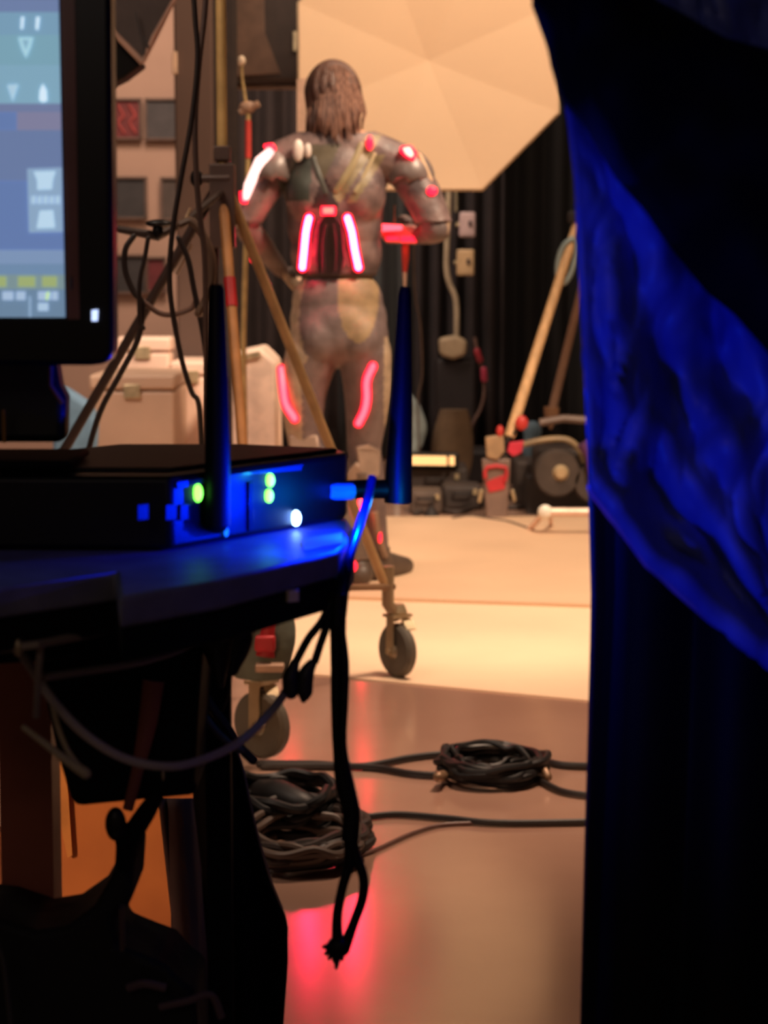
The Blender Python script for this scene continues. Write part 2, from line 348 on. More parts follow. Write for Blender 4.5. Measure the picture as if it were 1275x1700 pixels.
for k, (c, off) in enumerate(((C1, Vector((.015, 0, 0))), (C2, Vector((.0, 0, 0))), (C3, Vector((-.02, 0, 0))))):
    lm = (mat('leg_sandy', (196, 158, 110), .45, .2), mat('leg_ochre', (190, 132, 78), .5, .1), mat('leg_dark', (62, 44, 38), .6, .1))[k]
    top = apex+off; end = c+Vector((0, 0, .235)) + (c-SX).normalized()*-.035
    MB().tube([top, end], .0125, n=12, smooth=0).build('leg', lm, r)
    MB().tube([end+Vector((0, 0, .07)), end+Vector((0, 0, -.03)), c+Vector((0, 0, .165))], .017, n=12, smooth=0).build('leg_socket', mat('socket_tan', (160, 138, 108), .45, .4), r)
    caster(c, r, 1.0 if k == 0 else 1.05, .62 if k == 0 else .9)
    if k == 1:
        q0, q1 = top.lerp(end, .20), top.lerp(end, .265)
        MB().tube([q0, q1], .0145, n=12, smooth=0).build('red_band', mat('red_tape2', (190, 25, 30), .5), r)
# low brace from column to caster, dark line across the sheet
MB().tube([C1+Vector((-.01, -.02, .25)), SX+Vector((0, 0, .30))], .009, n=10, smooth=0).tube([C2+Vector((0, 0, .28)), SX+Vector((0, 0, .30))], .009, n=10, smooth=0).tube([C3+Vector((0, 0, .28)), SX+Vector((0, 0, .30))], .009, n=10, smooth=0).build('brace', mat('brace_tan', (140, 108, 80), .5, .3), r)
# sandbag hanging on the near leg
r = thing('sandbag', tuple(W(440, 1140, 4.6)), 'grey-green sandbag with a red strap hung on the near stand leg', 'sandbag')
def bagf(u, v):
    a = 2*math.pi*u; s = .45+.55*math.sin(math.pi*min(1, v*.72+.12)); s *= 1+.06*math.sin(a*3+v*6)
    c = W(428, 985, 4.40).lerp(W(434, 1125, 4.40), v)
    return c+Vector((math.cos(a)*.078*s, math.sin(a)*.045*s, 0))
mb = MB().grid(bagf, 28, 14); bmesh.ops.remove_doubles(mb.bm, verts=mb.bm.verts[:], dist=1e-5); bmesh.ops.holes_fill(mb.bm, edges=mb.bm.edges[:], sides=0)
mb.build('sack', mat('bag_greygreen', (92, 96, 84), .85, bump=.3, bscale=30), r)
MB().tube(p([(450, 975), (448, 1010), (444, 1055), (440, 1090)], 4.345), [.012, .013, .016, .02], n=8, flat=(0, 1, 0)).build('strap', mat('strap_red', (165, 18, 30), .6), r)
MB().box(W(440, 1068, 4.34), (.045, .02, .035)).build('buckle', mat('buckle_red', (190, 30, 40), .5), r, bevel=.006)
MB().box(W(448, 1108, 4.34), (.062, .03, .018)).build('hook_plate', mat('plate_tan', (185, 150, 125), .5, .3), r, bevel=.004)
# ------------------------------------------------------------------ person
PY = 6.9
def J(px, py, dy=0): return W(px, py, PY+dy)
B = MB()
def limb(pts, rad): B.tube(pts, rad, n=18, smooth=5, rnd=True)
# torso
B.ell(J(556, 290, .01), (.175, .105, .12)); B.ell(J(556, 345, .01), (.155, .10, .13)); B.ell(J(558, 420, .02), (.146, .092, .13)); B.ell(J(556, 378, .015), (.152, .095, .11))
B.ell(J(560, 500, .02), (.155, .105, .12)); B.ell(J(563, 555, .01), (.168, .115, .11))
B.ell(J(533, 562, -.022), (.085, .09, .10)); B.ell(J(598, 562, -.022), (.085, .09, .10)); B.ell(J(563, 540, -.01), (.13, .095, .11)); B.ell(J(562, 530, .02), (.166, .108, .13))
B.ell(J(520, 320, -.03), (.085, .07, .10)); B.ell(J(595, 320, -.03), (.085, .07, .10))
limb([J(470, 265), J(520, 248), J(556, 244), J(600, 248), J(665, 272)], [.058, .062, .065, .062, .058])
limb([J(554, 255, .01), J(553, 200, .03)], [.062, .055])
# head
hc = J(555, 155, .035)
B.ell(hc, (.074, .094, .100)); B.ell(hc+Vector((0, .03, -.045)), (.058, .065, .065)); B.ell(hc+Vector((0, .075, -.088)), (.026, .022, .02))
B.ell(hc+Vector((0, .105, -.025)), (.012, .02, .022)); B.ell(hc+Vector((0, .10, -.062)), (.024, .010, .007)); B.ell(hc+Vector((0, .10, -.072)), (.02, .010, .006))
for s in (-1, 1):
    B.ell(hc+Vector((s*.077, .0, -.02)), (.010, .02, .032)); B.ell(hc+Vector((s*.03, .085, .012)), (.02, .014, .010))
# arms
eL, wL = J(404, 372, -.02), J(466, 448, .20)
limb([J(468, 268), J(438, 312, -.01), eL], [.056, .05, .042]); limb([eL, eL.lerp(wL, .4), wL], [.043, .043, .028])
eR, wR = J(726, 380, -.06), J(694, 392, .12)
limb([J(668, 275), J(700, 322, -.03), eR], [.058, .056, .046]); limb([eR, eR.lerp(wR, .4), wR], [.047, .043, .029])
def hand(wr, fd, side, curl, s=1.0):
    fd = fd.normalized(); side = (side-fd*side.dot(fd)).normalized(); nm = fd.cross(side)
    B.tube([wr, wr+fd*.05, wr+fd*.09], [.026, .034, .034], n=14, flat=tuple(nm), rnd=True)
    for k, L in enumerate((.068, .076, .072, .056)):
        b0 = wr+fd*.085+side*(.027-.018*k); d0 = fd; pts = [b0-fd*.02, b0]; pp = b0
        for j, sl in enumerate((.45, .32, .23)):
            an = curl*(j+.6); dd = fd*math.cos(an)+nm*math.sin(an); pp = pp+dd*L*sl*s; pts.append(pp)
        B.tube(pts, [.010, .0095, .009, .0085, .0078], n=10, smooth=3, rnd=True)
    t0 = wr+fd*.03+side*.028
    B.tube([t0, t0+side*.025+fd*.025+nm*.01, t0+side*.03+fd*.05+nm*.028], [.014, .0115, .009], n=10, smooth=3, rnd=True)
hand(wR, J(668, 390, .14)-wR, Vector((0, .2, 1)), .75)
hand(wL, Vector((.55, .5, -.6)), Vector((0, .7, .5)), .5)
# legs
kL, kR = J(507, 738, .04), J(604, 745, .05)
aL, aR = W(598, 945, 6.87), W(628, 925, 7.0)
limb([J(520, 585, 0), J(503, 650, .02), kL], [.092, .082, .058]); limb([kL, kL.lerp(aL, .3)+Vector((0, -.025, 0)), aL], [.058, .06, .040])
limb([J(605, 585, 0), J(610, 655, .02), kR], [.092, .080, .058]); limb([kR, kR.lerp(aR, .3)+Vector((0, -.025, 0)), aR], [.058, .058, .038])
for an, dr in ((aL, Vector((-.02, .2, 0))), (aR, Vector((.09, .16, 0)))):
    g = Vector((an.x, an.y, .056)); B.tube([g-dr*.18, g+dr*.3, g+dr*.75+Vector((0, 0, -.015)), g+dr*1.05+Vector((0, 0, -.02))], [.036, .042, .036, .028], n=14, rnd=True)
    limb([an, g], [.040, .042])
tmp_me = bpy.data.meshes.new('tmp'); bmesh.ops.recalc_face_normals(B.bm, faces=B.bm.faces[:]); B.bm.to_mesh(tmp_me); B.bm.free()
tmp = bpy.data.objects.new('tmp', tmp_me); COL.objects.link(tmp)
q = tmp.modifiers.new('r', 'REMESH'); q.mode = 'VOXEL'; q.voxel_size = .0065
q = tmp.modifiers.new('s', 'SMOOTH'); q.factor = .5; q.iterations = 14
dg = bpy.context.evaluated_depsgraph_get()
body_me = bpy.data.meshes.new_from_object(tmp.evaluated_get(dg)); bpy.data.objects.remove(tmp)
bvh = BVHTree.FromPolygons([v.co.copy() for v in body_me.vertices], [tuple(pl.vertices) for pl in body_me.polygons])
def S(px, py, off=.01):
    d = ray(px, py).normalized(); h = bvh.ray_cast(Vector((0, 0, CZ)), d)
    if h[0] is None:
        q_ = W(px, py, PY); h = bvh.find_nearest(q_)
        return q_*.0 + Vector((q_.x, h[0].y, q_.z)) - d*off
    return h[0]-d*off
def proj(v):
    d = v-Vector((0, 0, CZ)); z = d.y*cp - d.z*sp_; return CX+F*d.x/z, CY-F*(d.y*sp_+d.z*cp)/z
prt = Vector((J(600, 900).x, 6.95, .0))
person = thing('person', tuple(prt), 'person seen from behind in grey-brown armoured costume with glowing red strips', 'person')
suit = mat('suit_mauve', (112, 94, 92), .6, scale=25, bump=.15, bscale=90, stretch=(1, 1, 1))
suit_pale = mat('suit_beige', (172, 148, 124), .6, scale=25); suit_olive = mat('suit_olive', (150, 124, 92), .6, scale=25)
skin = mat('skin', (205, 150, 122), .5, var=.05); glove = mat('glove_brown', (88, 62, 58), .6)
for x in (suit, skin, suit_pale, suit_olive, glove): body_me.materials.append(x)
for pl in body_me.polygons:
    c = body_me.vertices[pl.vertices[0]].co; x, y = proj(c); pl.use_smooth = True; i = 0
    if y < 222 and abs(x-553) < 60: i = 1
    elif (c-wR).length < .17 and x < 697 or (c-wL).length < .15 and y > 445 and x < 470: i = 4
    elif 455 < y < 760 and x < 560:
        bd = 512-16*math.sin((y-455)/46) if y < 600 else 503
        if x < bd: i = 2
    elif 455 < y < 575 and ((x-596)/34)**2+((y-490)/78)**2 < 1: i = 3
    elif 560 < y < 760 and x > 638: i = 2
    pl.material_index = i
body_w = [v.co.copy() for v in body_me.vertices]; body_n = [v.normal.copy() for v in body_me.vertices]
body_p = [tuple(pl.vertices) for pl in body_me.polygons]
for v in body_me.vertices: v.co -= prt
bo = bpy.data.objects.new('body', body_me); COL.objects.link(bo); bo.parent = person; bo['o'] = list(prt)
def shell(name, test, off, mats, pick=None, solid=.006):
    use = {}; mb = MB()
    pj = {}
    for f in body_p:
        ok = True
        for i in f:
            if i not in pj: pj[i] = test(*proj(body_w[i]), body_w[i])
            if not pj[i]: ok = False; break
        if not ok: continue
        for i in f:
            if i not in use: use[i] = mb.bm.verts.new(body_w[i]+body_n[i]*off)
        if pick: mb.mi = pick(*proj(body_w[f[0]]))
        mb.face([use[i] for i in f])
    for q_ in (0, 1): bmesh.ops.smooth_vert(mb.bm, verts=mb.bm.verts[:], factor=.5, use_axis_x=True, use_axis_y=True, use_axis_z=True)
    ob = mb.build(name, mats, person, sharp=80)
    if solid: q_ = ob.modifiers.new('solid', 'SOLIDIFY'); q_.thickness = solid; q_.offset = -1
    return ob
jk = mat('jacket_brown', (122, 98, 94), .5, scale=14, rgb2=(78, 62, 62), bump=.3, bscale=40)
jd = mat('jacket_slate', (66, 68, 62), .45, scale=18); jo = mat('jacket_olive', (140, 122, 92), .5, scale=18); jt = mat('jacket_triangle', (92, 80, 62), .5)
jb = mat('jacket_black', (50, 32, 34), .5)
def jpick(x, y):
    if 462 < x < 520 and 262 < y < 332 and x+y*.1 < 548: return 1
    if 240 < y < 300 and abs(x-538) < (300-y)*.5: return 3
    if 296 < y < 345 and abs(x-540) < (y-285)*.4: return 4
    if 228 < y < 335 and 0 < (x-545)+(y-330)*.62 < 26: return 2
    if 255 < y < 335 and 36 < (x-545)+(y-330)*.62 < 50: return 2
    return 0
shell('jacket', lambda x, y, v: (222 < y < 452) and not (y > 372 and (x < 480 or x > 640)) and not (v.y > 6.98 and y > 385), .010, [jk, jd, jo, jt, jb], jpick)
shell('belt', lambda x, y, v: 446 < y < 460 and 478 < x < 645, .013, [mat('belt_dark', (70, 50, 46), .6)])
shell('greave', lambda x, y, v: v.z < .44 and v.z > .12 and x < 575 or (v.z < .40 and v.z > .10 and x < 612 and v.y < 6.93), .012, [mat('greave_grey', (118, 98, 86), .45, .2)])
shell('boot', lambda x, y, v: v.z < .13, .006, [mat('boot_brown', (84, 68, 58), .5)])
# armour details, each laid on the body surface
def plate(name, L, m, off=.02, th=.014, bev=.004, parent=None):
    return MB().prism([S(x, y, off) for x, y in L], (0, th, 0)).build(name, m, parent or person, bevel=bev)
plate('spine_plate', [(541, 356), (553, 356), (568, 372), (572, 430), (566, 458), (528, 458), (524, 430), (528, 372)], mat('spine_dark', (46, 20, 28), .35), .028)
MB().tube([S(553, 372, .035), S(557, 410, .035), S(555, 450, .035)], .005, n=8).tube([S(541, 372, .035), S(537, 410, .035), S(538, 450, .035)], .005, n=8).build('spine_ridge', mat('ridge_dark', (60, 34, 38), .4), person)
RED = emat('led_red', (255, 24, 50), 2.6); REDD = emat('led_red_deep', (240, 15, 45), .9); HOT = emat('led_hot', (255, 34, 74), 85); SOFT = emat('led_soft', (255, 44, 54), 8)
def strip(L, wd, off=.02, core=HOT, rim=RED):
    k = wd*6.9/F/2
    o = MB().tube([S(x, y, off) for x, y in L], k*1.55, n=12, flat=(0, 1, 0), rnd=True).build('light_strip', rim, person)
    o['label'] = 'red glowing light strip'
    o2 = MB().tube([S(x, y, off+k*.75) for x, y in L], k*.85, n=12, flat=(0, 1, 0), rnd=True).build('light_core', core, o)
strip([(513, 362), (508, 385), (505, 415), (502, 444)], 11, .022); strip([(577, 362), (584, 385), (589, 415), (595, 444)], 11, .022)
strip([(619, 608), (609, 632), (609, 660), (605, 682), (595, 703)], 10, .016, SOFT)
strip([(467, 612), (470, 645), (475, 672), (489, 695)], 10, .016, SOFT)
c = S(545, 350, .03); o = MB().box(c, (.048, .014, .030)).build('light_block', RED, person, bevel=.004)
MB().box(c+Vector((0, -.006, 0)), (.034, .01, .018)).build('light_core', emat('led_coral', (255, 110, 100), 1.6), o, bevel=.003)
# shoulder armour
pad = mat('pad_grey', (118, 102, 98), .4, .1); padw = mat('pad_white', (245, 225, 215), .35)
def padshell(c, rad, rot, m, name='shoulder_pad'):
    mb = MB(); mb.ell(c, rad, rot, 24, 14)
    dele = [v for v in mb.bm.verts if (v.co-Vector(c)).z < -rad[2]*.35]
    bmesh.ops.delete(mb.bm, geom=dele, context='VERTS')
    return mb.build(name, m, person, solid=.006, sharp=60)
padshell(J(452, 290, -.01), (.075, .085, .095), (0, .5, 0), pad); padshell(J(682, 292, -.01), (.078, .085, .092), (0, -.4, 0), pad)
pw = MB().prism([J(x, y, -.085) for x, y in [(447, 243), (456, 252), (430, 290), (412, 332), (401, 334), (405, 305), (424, 262)]], (.0, .05, 0)).build('shoulder_light_panel', emat('panel_glow', (255, 205, 200), 1.3), person, bevel=.008)
MB().tube([J(438, 243, -.09), J(452, 241, -.09), J(456, 250, -.09)], .006, n=8).build('red_edge', RED, pw)
MB().tube([J(400, 318, -.09), J(402, 334, -.09), J(411, 335, -.09)], .006, n=8).build('red_edge', RED, pw)
def blob(px, py, rx, rz, m, off=.02, name='light_spot', label=None):
    o = MB().ell(S(px, py, off), (rx*6.9/F, .012, rz*6.9/F)).build(name, m, person)
    if label: o['label'] = label
    return o
blob(614, 237, 6, 12, RED); blob(717, 317, 9, 8, RED); blob(495, 250, 9, 18, padw, .03, 'collar_plate'); blob(511, 250, 6, 12, padw, .03, 'collar_plate')
o = MB().prism([J(x, y, -.09) for x, y in [(664, 243), (683, 240), (692, 252), (688, 268), (676, 262), (664, 252)]], (0, .05, 0)).build('shoulder_light_panel', RED, person, bevel=.006)
MB().prism([J(x, y, -.095) for x, y in [(668, 246), (680, 244), (687, 256), (683, 262), (674, 256)]], (0, .04, 0)).build('light_core', emat('core_pale', (255, 190, 170), 1.6), o, bevel=.005)
MB().prism([J(x, y, -.07) for x, y in [(693, 252), (700, 256), (720, 300), (712, 306), (700, 284)]], (0, .05, 0)).build('arm_plate', mat('plate_tan2', (215, 180, 145), .4), person, bevel=.006)
MB().prism([J(x, y, -.09) for x, y in [(716, 326), (726, 334), (748, 372), (743, 392), (728, 352)]], (0, .05, 0)).build('arm_plate', mat('plate_tan3', (175, 145, 120), .4), person, bevel=.006)
MB().tube([J(402, 340, -.05), J(396, 358, -.06), J(396, 378, -.05)], .014, n=10, flat=(0, 1, 0)).build('arm_plate', mat('plate_pale', (185, 165, 145), .4), person)
blob(419, 428, 5, 9, RED, .02); blob(512, 245, 3, 5, padw, .03, 'collar_plate')
# harness straps and hose loops on the back
st = mat('strap_slate', (76, 74, 68), .5); so = mat('strap_olive', (156, 136, 100), .5)
for L, m_, wd in (([(487, 262), (478, 290), (474, 318), (480, 338)], mat('hose_grey', (96, 88, 84), .4), .010), ([(600, 240), (588, 268), (572, 296), (558, 318)], so, .011), ([(622, 256), (606, 288), (590, 318)], so, .007), ([(520, 262), (530, 292), (541, 320)], st, .009)):
    MB().tube([S(x, y, .012) for x, y in L], wd, n=10, flat=(0, 1, 0), rnd=True).build('harness_strap', m_, person)
# knee and shin pieces
kn = mat('knee_grey', (165, 138, 120), .4, .2)
for L in ([(590, 742), (612, 738), (632, 748), (630, 790), (612, 800), (596, 780)], [(572, 790), (592, 765), (602, 780), (596, 800), (582, 806)], [(478, 722), (528, 722), (532, 760), (482, 760)]):
    plate('knee_guard', L, kn, .022, .02, .008)
o = MB().tube([S(600, 828, .03), S(597, 870, .03)], .011, n=10, flat=(0, 1, 0), rnd=True).build('shin_light', SOFT, person)
blob(587, 940, 6, 9, RED, .02, 'boot_light'); blob(631, 892, 3, 10, RED, .02, 'boot_light')
MB().tube([S(622, 850, .015), S(628, 890, .015), S(640, 925, .015)], .012, n=10, flat=(0, 1, 0)).build('shin_ridge', mat('ridge_tan', (150, 124, 104), .5), person)
# hair
hm = mat('hair_brown', (112, 78, 66), .42, scale=18, stretch=(14, 14, .8), rgb2=(62, 40, 34), bump=.6, bscale=14)
def hairf(u, v):
    a = math.radians(205)*(u-.5)*2*.78 - math.pi/2      # opening towards the face
    if v < .42:
        t = v/.42*math.pi/2; rr = math.sin(t); zz = .112*math.cos(t)
    else:
        t = (v-.42)/.58; rr = 1.0 - .10*math.sin(t*2.2)+.04*t; zz = -.165*t
    rip = 1+(.030*math.sin(a*17+v*5+2*math.sin(v*7))+.025*math.sin(a*9-v*8))*min(1, v*2)
    rr *= rip
    z = hc.z+.0+zz-.012*math.sin(a*11)*(v > .85)
    return Vector((hc.x+.093*rr*math.cos(a)-.004, hc.y+.0+.102*rr*math.sin(a), z))
mb = MB().grid(hairf, 150, 34); bmesh.ops.remove_doubles(mb.bm, verts=mb.bm.verts[:], dist=1e-5)
mb.build('hair', hm, person, solid=.012, sharp=80)
ho = [c_ for c_ in person.children if c_.name.startswith('hair')][0]
mb = MB()
for k in range(46):
    px = 511+94*(k+.5)/46+random.uniform(-2, 2); e = 222+random.uniform(-10, 16)-abs(px-558)*.12; dx = random.uniform(-7, 7)
    edge = abs(px-558)/47; yy = hc.y-.108*math.sqrt(max(.05, 1-edge*edge))
    t0 = 108+40*edge*edge
    mb.tube([W(px*.85+555*.15, t0, yy+.03), W(px, (t0+e)/2, yy), W(px+dx*.6, e-24, yy-.012), W(px+dx, e, yy-.012)], [.004, .0065, .006, .002], n=6, smooth=4)
mb.build('lock_of_hair', mat('hair_light', (140, 102, 86), .4, scale=20, rgb2=(84, 56, 46), stretch=(10, 10, 1)), ho)
# glowing prop in the right hand
PYp = 7.02
r = thing('glowing_prop', tuple(W(672, 474, PYp)), 'red-lit handheld prop with a downward spike, in the right hand', 'prop')
MB().prism(p([(632, 378), (640, 372), (690, 374), (698, 392), (694, 405), (640, 402), (632, 392)], PYp-.03), (0, .05, 0)).build('body', mat('prop_pink', (235, 150, 140), .5), r, bevel=.006)
MB().prism(p([(634, 372), (668, 374), (668, 382), (632, 384)], PYp-.04), (0, .03, 0)).build('light_bar', SOFT, r, bevel=.003)
MB().box(W(680, 397, PYp-.045), (.06, .02, .020)).box(W(652, 396, PYp-.045), (.045, .02, .014)).build('light_bar', RED, r, bevel=.003)
MB().tube(p([(673, 404), (673, 430), (672, 452)], PYp), [.013, .012, .008], n=10, smooth=0).build('red_shaft', mat('shaft_red', (210, 70, 60), .5), r)
MB().tube(p([(672, 450), (672, 490)], PYp), [.008, .003], n=10, smooth=0).build('tip', mat('tip_pale', (235, 205, 185), .4), r)
MB().tube(p([(655, 376), (655, 340)], PYp), [.004, .002], n=8, smooth=0).build('needle', steel, r)
# ------------------------------------------------------------------ back right clutter
def wallbox(py0, py1, px0, px1, m, label):
    Y = 10.9; A, Bq = W(px0, py0, Y), W(px1, py1, Y); c = (A+Bq)/2
    r = thing('switch_box', (c.x, Y, Bq.z), label, 'switch box', 'small boxes on the white pipe')
    MB().box((c.x, Y, c.z), (Bq.x-A.x, .05, A.z-Bq.z)).build('housing', m, r, bevel=.012)
    MB().box((c.x+.015, Y-.028, c.z+.005), (.018, .012, .03)).build('switch', mat('switch_dark', (60, 44, 46), .5), r, bevel=.003)
    MB().lathe((c.x-.06, Y, c.z), (1, 0, 0), [(.012, 0), (.012, .03)], 12).build('pipe_clip', steel, r)
wallbox(352, 394, 762, 789, mat('switch_pink', (200, 170, 170), .5), 'upper pinkish switch box beside the white pipe')
wallbox(414, 458, 758, 787, mat('switch_tan', (205, 170, 130), .5), 'lower tan switch box beside the white pipe')
r = thing('standpipe', tuple(Vector((W(745, 400, 10.85).x, 10.85, 0))), 'whitish pipe running down to a pale valve box, right of the elbow', 'pipe')
MB().tube(p([(745, 120), (745, 310), (743, 380), (741, 440), (746, 470), (757, 500), (758, 565)], 10.85), .0155, n=12).build('pipe', mat('pipe_pale', (180, 160, 135), .5), r)
MB().prism(p([(728, 562), (758, 556), (776, 566), (774, 590), (752, 598), (730, 590)], 10.8), (0, .1, 0)).build('valve_box', mat('valve_tan', (175, 150, 120), .6), r, bevel=.02)
MB().prism(p([(724, 596), (790, 596), (790, 700), (724, 700)], 10.85), (0, .25, 0)).build('cabinet', mat('cabinet_dark', (34, 24, 26), .7), r, bevel=.02)
MB().bar(Vector((W(757, 600, 10.95).x, 10.98, 0)), W(757, 700, 10.98), .15, .15).build('pedestal', mat('cabinet_dark', (34, 24, 26), .7), r)
tag(MB().tube([W(757, 310, 10.87), W(757, 340, 10.87), W(757, 352, 10.87)], .008, n=8).build('conduit', mat('conduit_grey', (150, 135, 110), .5)), 'short grey conduit above the upper switch box', 'conduit')
cable('hanging_wire', p([(688, 300), (688, 470), (698, 540), (701, 620), (694, 665), (697, 770)], 9.6), .0045, mat('wire_grey', (110, 90, 78), .6), 'thin grey wire hanging just right of the right antenna', 'background wires', 'wire')
r = thing('red_tagged_cable', tuple(W(790, 700, 10)), 'dark cable with two red tags hanging in front of the curtain', 'cable', 'background wires')
MB().tube(p([(788, 560), (794, 590), (802, 620), (804, 650), (798, 678), (782, 712), (772, 775)], 10)+[Vector((W(772, 775, 10).x, 9.99, .008))], .008, n=8).build('cord', mat('cord_tan', (120, 92, 84), .6), r)
MB().tube(p([(792, 583), (797, 598)], 9.98), .016, n=8, smooth=0, rnd=True).build('tag', mat('tag_red', (165, 45, 60), .5), r)
MB().tube(p([(803, 614), (804, 630)], 9.98), .016, n=8, smooth=0, rnd=True).build('tag', mat('tag_rose', (190, 60, 90), .5), r)
mb = MB().prism([Vector((q_.x, q_.y, max(q_.z, .0))) for q_ in p([(655, 655), (680, 652), (698, 675), (711, 710), (702, 740), (688, 762), (655, 765)], 9.75)], (0, .15, 0))
mb.prism([W(655, 763, 9.76), W(690, 763, 9.76), Vector((W(690, 763, 9.76).x, 9.76, 0)), Vector((W(655, 763, 9.76).x, 9.76, 0))], (0, .12, 0))
tag(mb.build('grey_sack', mat('sack_grey', (200, 214, 212), .8), bevel=.03), 'pale grey-green rounded sack beside the right antenna base', 'sack')
o = MB()
def rag(u, v):
    a = 2*math.pi*u; t = v
    c = W(752, 680, 9.85).lerp(Vector((W(745, 760, 9.85).x, 9.85, .0)), t); s = .05+.05*math.sin(math.pi*(t*.8+.1))
    s *= 1+.12*math.sin(3*a+1)
    return c+Vector((math.cos(a)*s, math.sin(a)*s*.7, 0))
o.grid(rag, 24, 16); bmesh.ops.remove_doubles(o.bm, verts=o.bm.verts[:], dist=1e-5); bmesh.ops.holes_fill(o.bm, edges=o.bm.edges[:], sides=0)
tag(o.build('brown_bag', mat('bag_brown', (118, 92, 68), .8)), 'brown upright bag below the pale valve box', 'bag')
o = thing('light_bar', tuple(W(718, 775, 9.3)), 'glowing warm light bar lying on dark equipment', 'light bar')
MB().prism(p([(672, 757), (742, 758), (742, 773), (672, 772)], 9.28), (0, .03, 0)).prism(p([(746, 758), (755, 758), (755, 773), (746, 773)], 9.28), (0, .03, 0)).build('diffuser', emat('bar_glow', (250, 195, 130), .8), o, bevel=.003)
MB().prism(p([(664, 752), (762, 753), (762, 775.5), (664, 774)], 9.32), (0, .08, 0)).build('housing', black, o, bevel=.005)
# dark equipment along the back of the sheet
dk = [mat('gear_brown', (62, 50, 46), .7), mat('gear_dark', (36, 27, 27), .7), mat('gear_taupe', (96, 78, 68), .7)]
def gear(px0, px1, py0, Y, dep, m, label, kind='equipment_case'):
    A, Bq = W(px0, py0, Y), W(px1, py0, Y); z = A.z; cx = (A.x+Bq.x)/2
    r = thing(kind, (cx, Y+dep/2, 0), label, 'equipment case', 'dark cases along the back')
    MB().box((cx, Y+dep/2, z/2), (Bq.x-A.x, dep, z-.002)).build('body', m, r, bevel=.02)
    MB().tube([(cx-.04, Y-.012, z*.7), (cx-.03, Y-.03, z*.7), (cx+.03, Y-.03, z*.7), (cx+.04, Y-.012, z*.7)], .006, n=6).build('handle', dk[1], r)
    MB().box((cx+(Bq.x-A.x)*.33, Y-.004, z*.75), (.02, .01, .025)).build('clasp', steel, r)
gear(664, 778, 776, 9.35, .3, dk[0], 'low dark case carrying the glowing light bar')
gear(778, 850, 748, 10.2, .3, dk[1], 'black case behind the red-clamped foot')
gear(680, 735, 815, 8.95, .2, dk[2], 'small taupe case lowest in front, right of the antenna')
gear(735, 800, 806, 9.1, .2, dk[0], 'flat brown case between the taupe case and the clamp foot')
gear(855, 935, 765, 9.3, .25, dk[0], 'brown case behind the white metal bar')
cable('floor_cable', [ZP(x, y, .012) for x, y in [(690, 852), (720, 845), (760, 850), (800, 838), (850, 842), (900, 836)]], .012, dk[0], 'brown cable lying along the far edge of the pale sheet', 'far cables')
cable('floor_cable', [ZP(x, y, .014) for x, y in [(700, 838), (740, 828), (790, 832), (870, 822), (960, 832)]], .014, dk[1], 'thick black cable behind the brown one at the far edge', 'far cables')
cable('floor_cable', [ZP(x, y, .012) for x, y in [(752, 862), (780, 858), (808, 862), (845, 868), (880, 880)]], .010, dk[2], 'taupe cable curling around the clamp foot', 'far cables')
o = MB().lathe(ZP(716, 862, .0), (0, 0, 1), [(.03, 0), (.034, .015), (.024, .035), (.01, .055), (.012, .075)], 16).build('small_clamp', dk[1]); tag(o, 'small dark clamp standing on the pale sheet edge', 'clamp')
# wooden tripod on the right
r = thing('tripod', (W(950, 600, 9).x, 9, 0), 'wooden tripod with pale crossed legs and a grey hoop', 'tripod')
wood = mat('pale_wood', (222, 178, 130), .5, scale=8, stretch=(8, 8, 1)); wood2 = mat('brown_wood', (140, 108, 90), .5, scale=8)
topj = W(962, 360, 9.0)
MB().tube([topj, W(846, 725, 8.75)], [.020, .024], n=12, smooth=0).build('leg', wood, r)
MB().tube([W(985, 400, 9.2), W(916, 684, 9.3)], [.018, .020], n=12, smooth=0).build('leg', wood2, r)['label'] = 'browner leg further back'
MB().tube([W(985, 380, 9.1), W(1040, 700, 9.1)], .02, n=12, smooth=0).build('leg', wood2, r)
MB().lathe(W(916, 676, 9.3), W(914, 712, 9.3)-W(916, 676, 9.3), [(.036, 0), (.034, .04), (.006, .1)], 14).build('foot_cone', mat('cone_tan', (155, 112, 82), .5), r)
MB().tube(p([(950, 396), (936, 408), (927, 432), (926, 456), (934, 470), (946, 458), (955, 430), (957, 404)], 8.95), .012, n=10, closed=True).build('hoop', mat('hoop_bluegrey', (150, 165, 165), .4, .2), r)
MB().box(topj, (.1, .08, .05)).build('head', dk[1], r, bevel=.01)
# red clamp foot
fz = ZP(826, 865, .0)
r = thing('clamp_stand', tuple(fz), 'grey upright foot with red fork clamp below the pale wooden leg', 'clamp stand')
Yf = fz.y
MB().prism(p([(800, 762), (848, 762), (846, 800), (842, 864), (808, 864), (803, 800)], Yf), (0, .05, 0)).build('post', mat('post_grey', (128, 104, 94), .5), r, bevel=.008)
MB().tube(p([(806, 795), (808, 776), (840, 776), (838, 800)], Yf-.01), .009, n=10, smooth=2).prism(p([(806, 800), (842, 786), (838, 812), (812, 818)], Yf-.006), (0, .02, 0)).build('red_fork', mat('fork_red', (200, 48, 56), .5), r, bevel=.003)
MB().prism(p([(806, 726), (836, 722), (838, 750), (826, 764), (808, 760)], Yf-.01), (0, .04, 0)).build('jaw', mat('jaw_tan', (170, 138, 105), .5), r, bevel=.006)
MB().ell(W(866, 702, Yf), (.028, .02, .032)).build('red_knob', mat('knob_red', (215, 60, 55), .5), r)
MB().ell(W(830, 716, Yf), (.016, .02, .026)).build('red_knob', mat('knob_red', (215, 60, 55), .5), r)
MB().prism(p([(846, 735), (870, 732), (866, 752), (852, 758), (842, 750)], Yf), (0, .03, 0)).build('red_lever', mat('lever_red', (205, 45, 70), .5), r, bevel=.004)
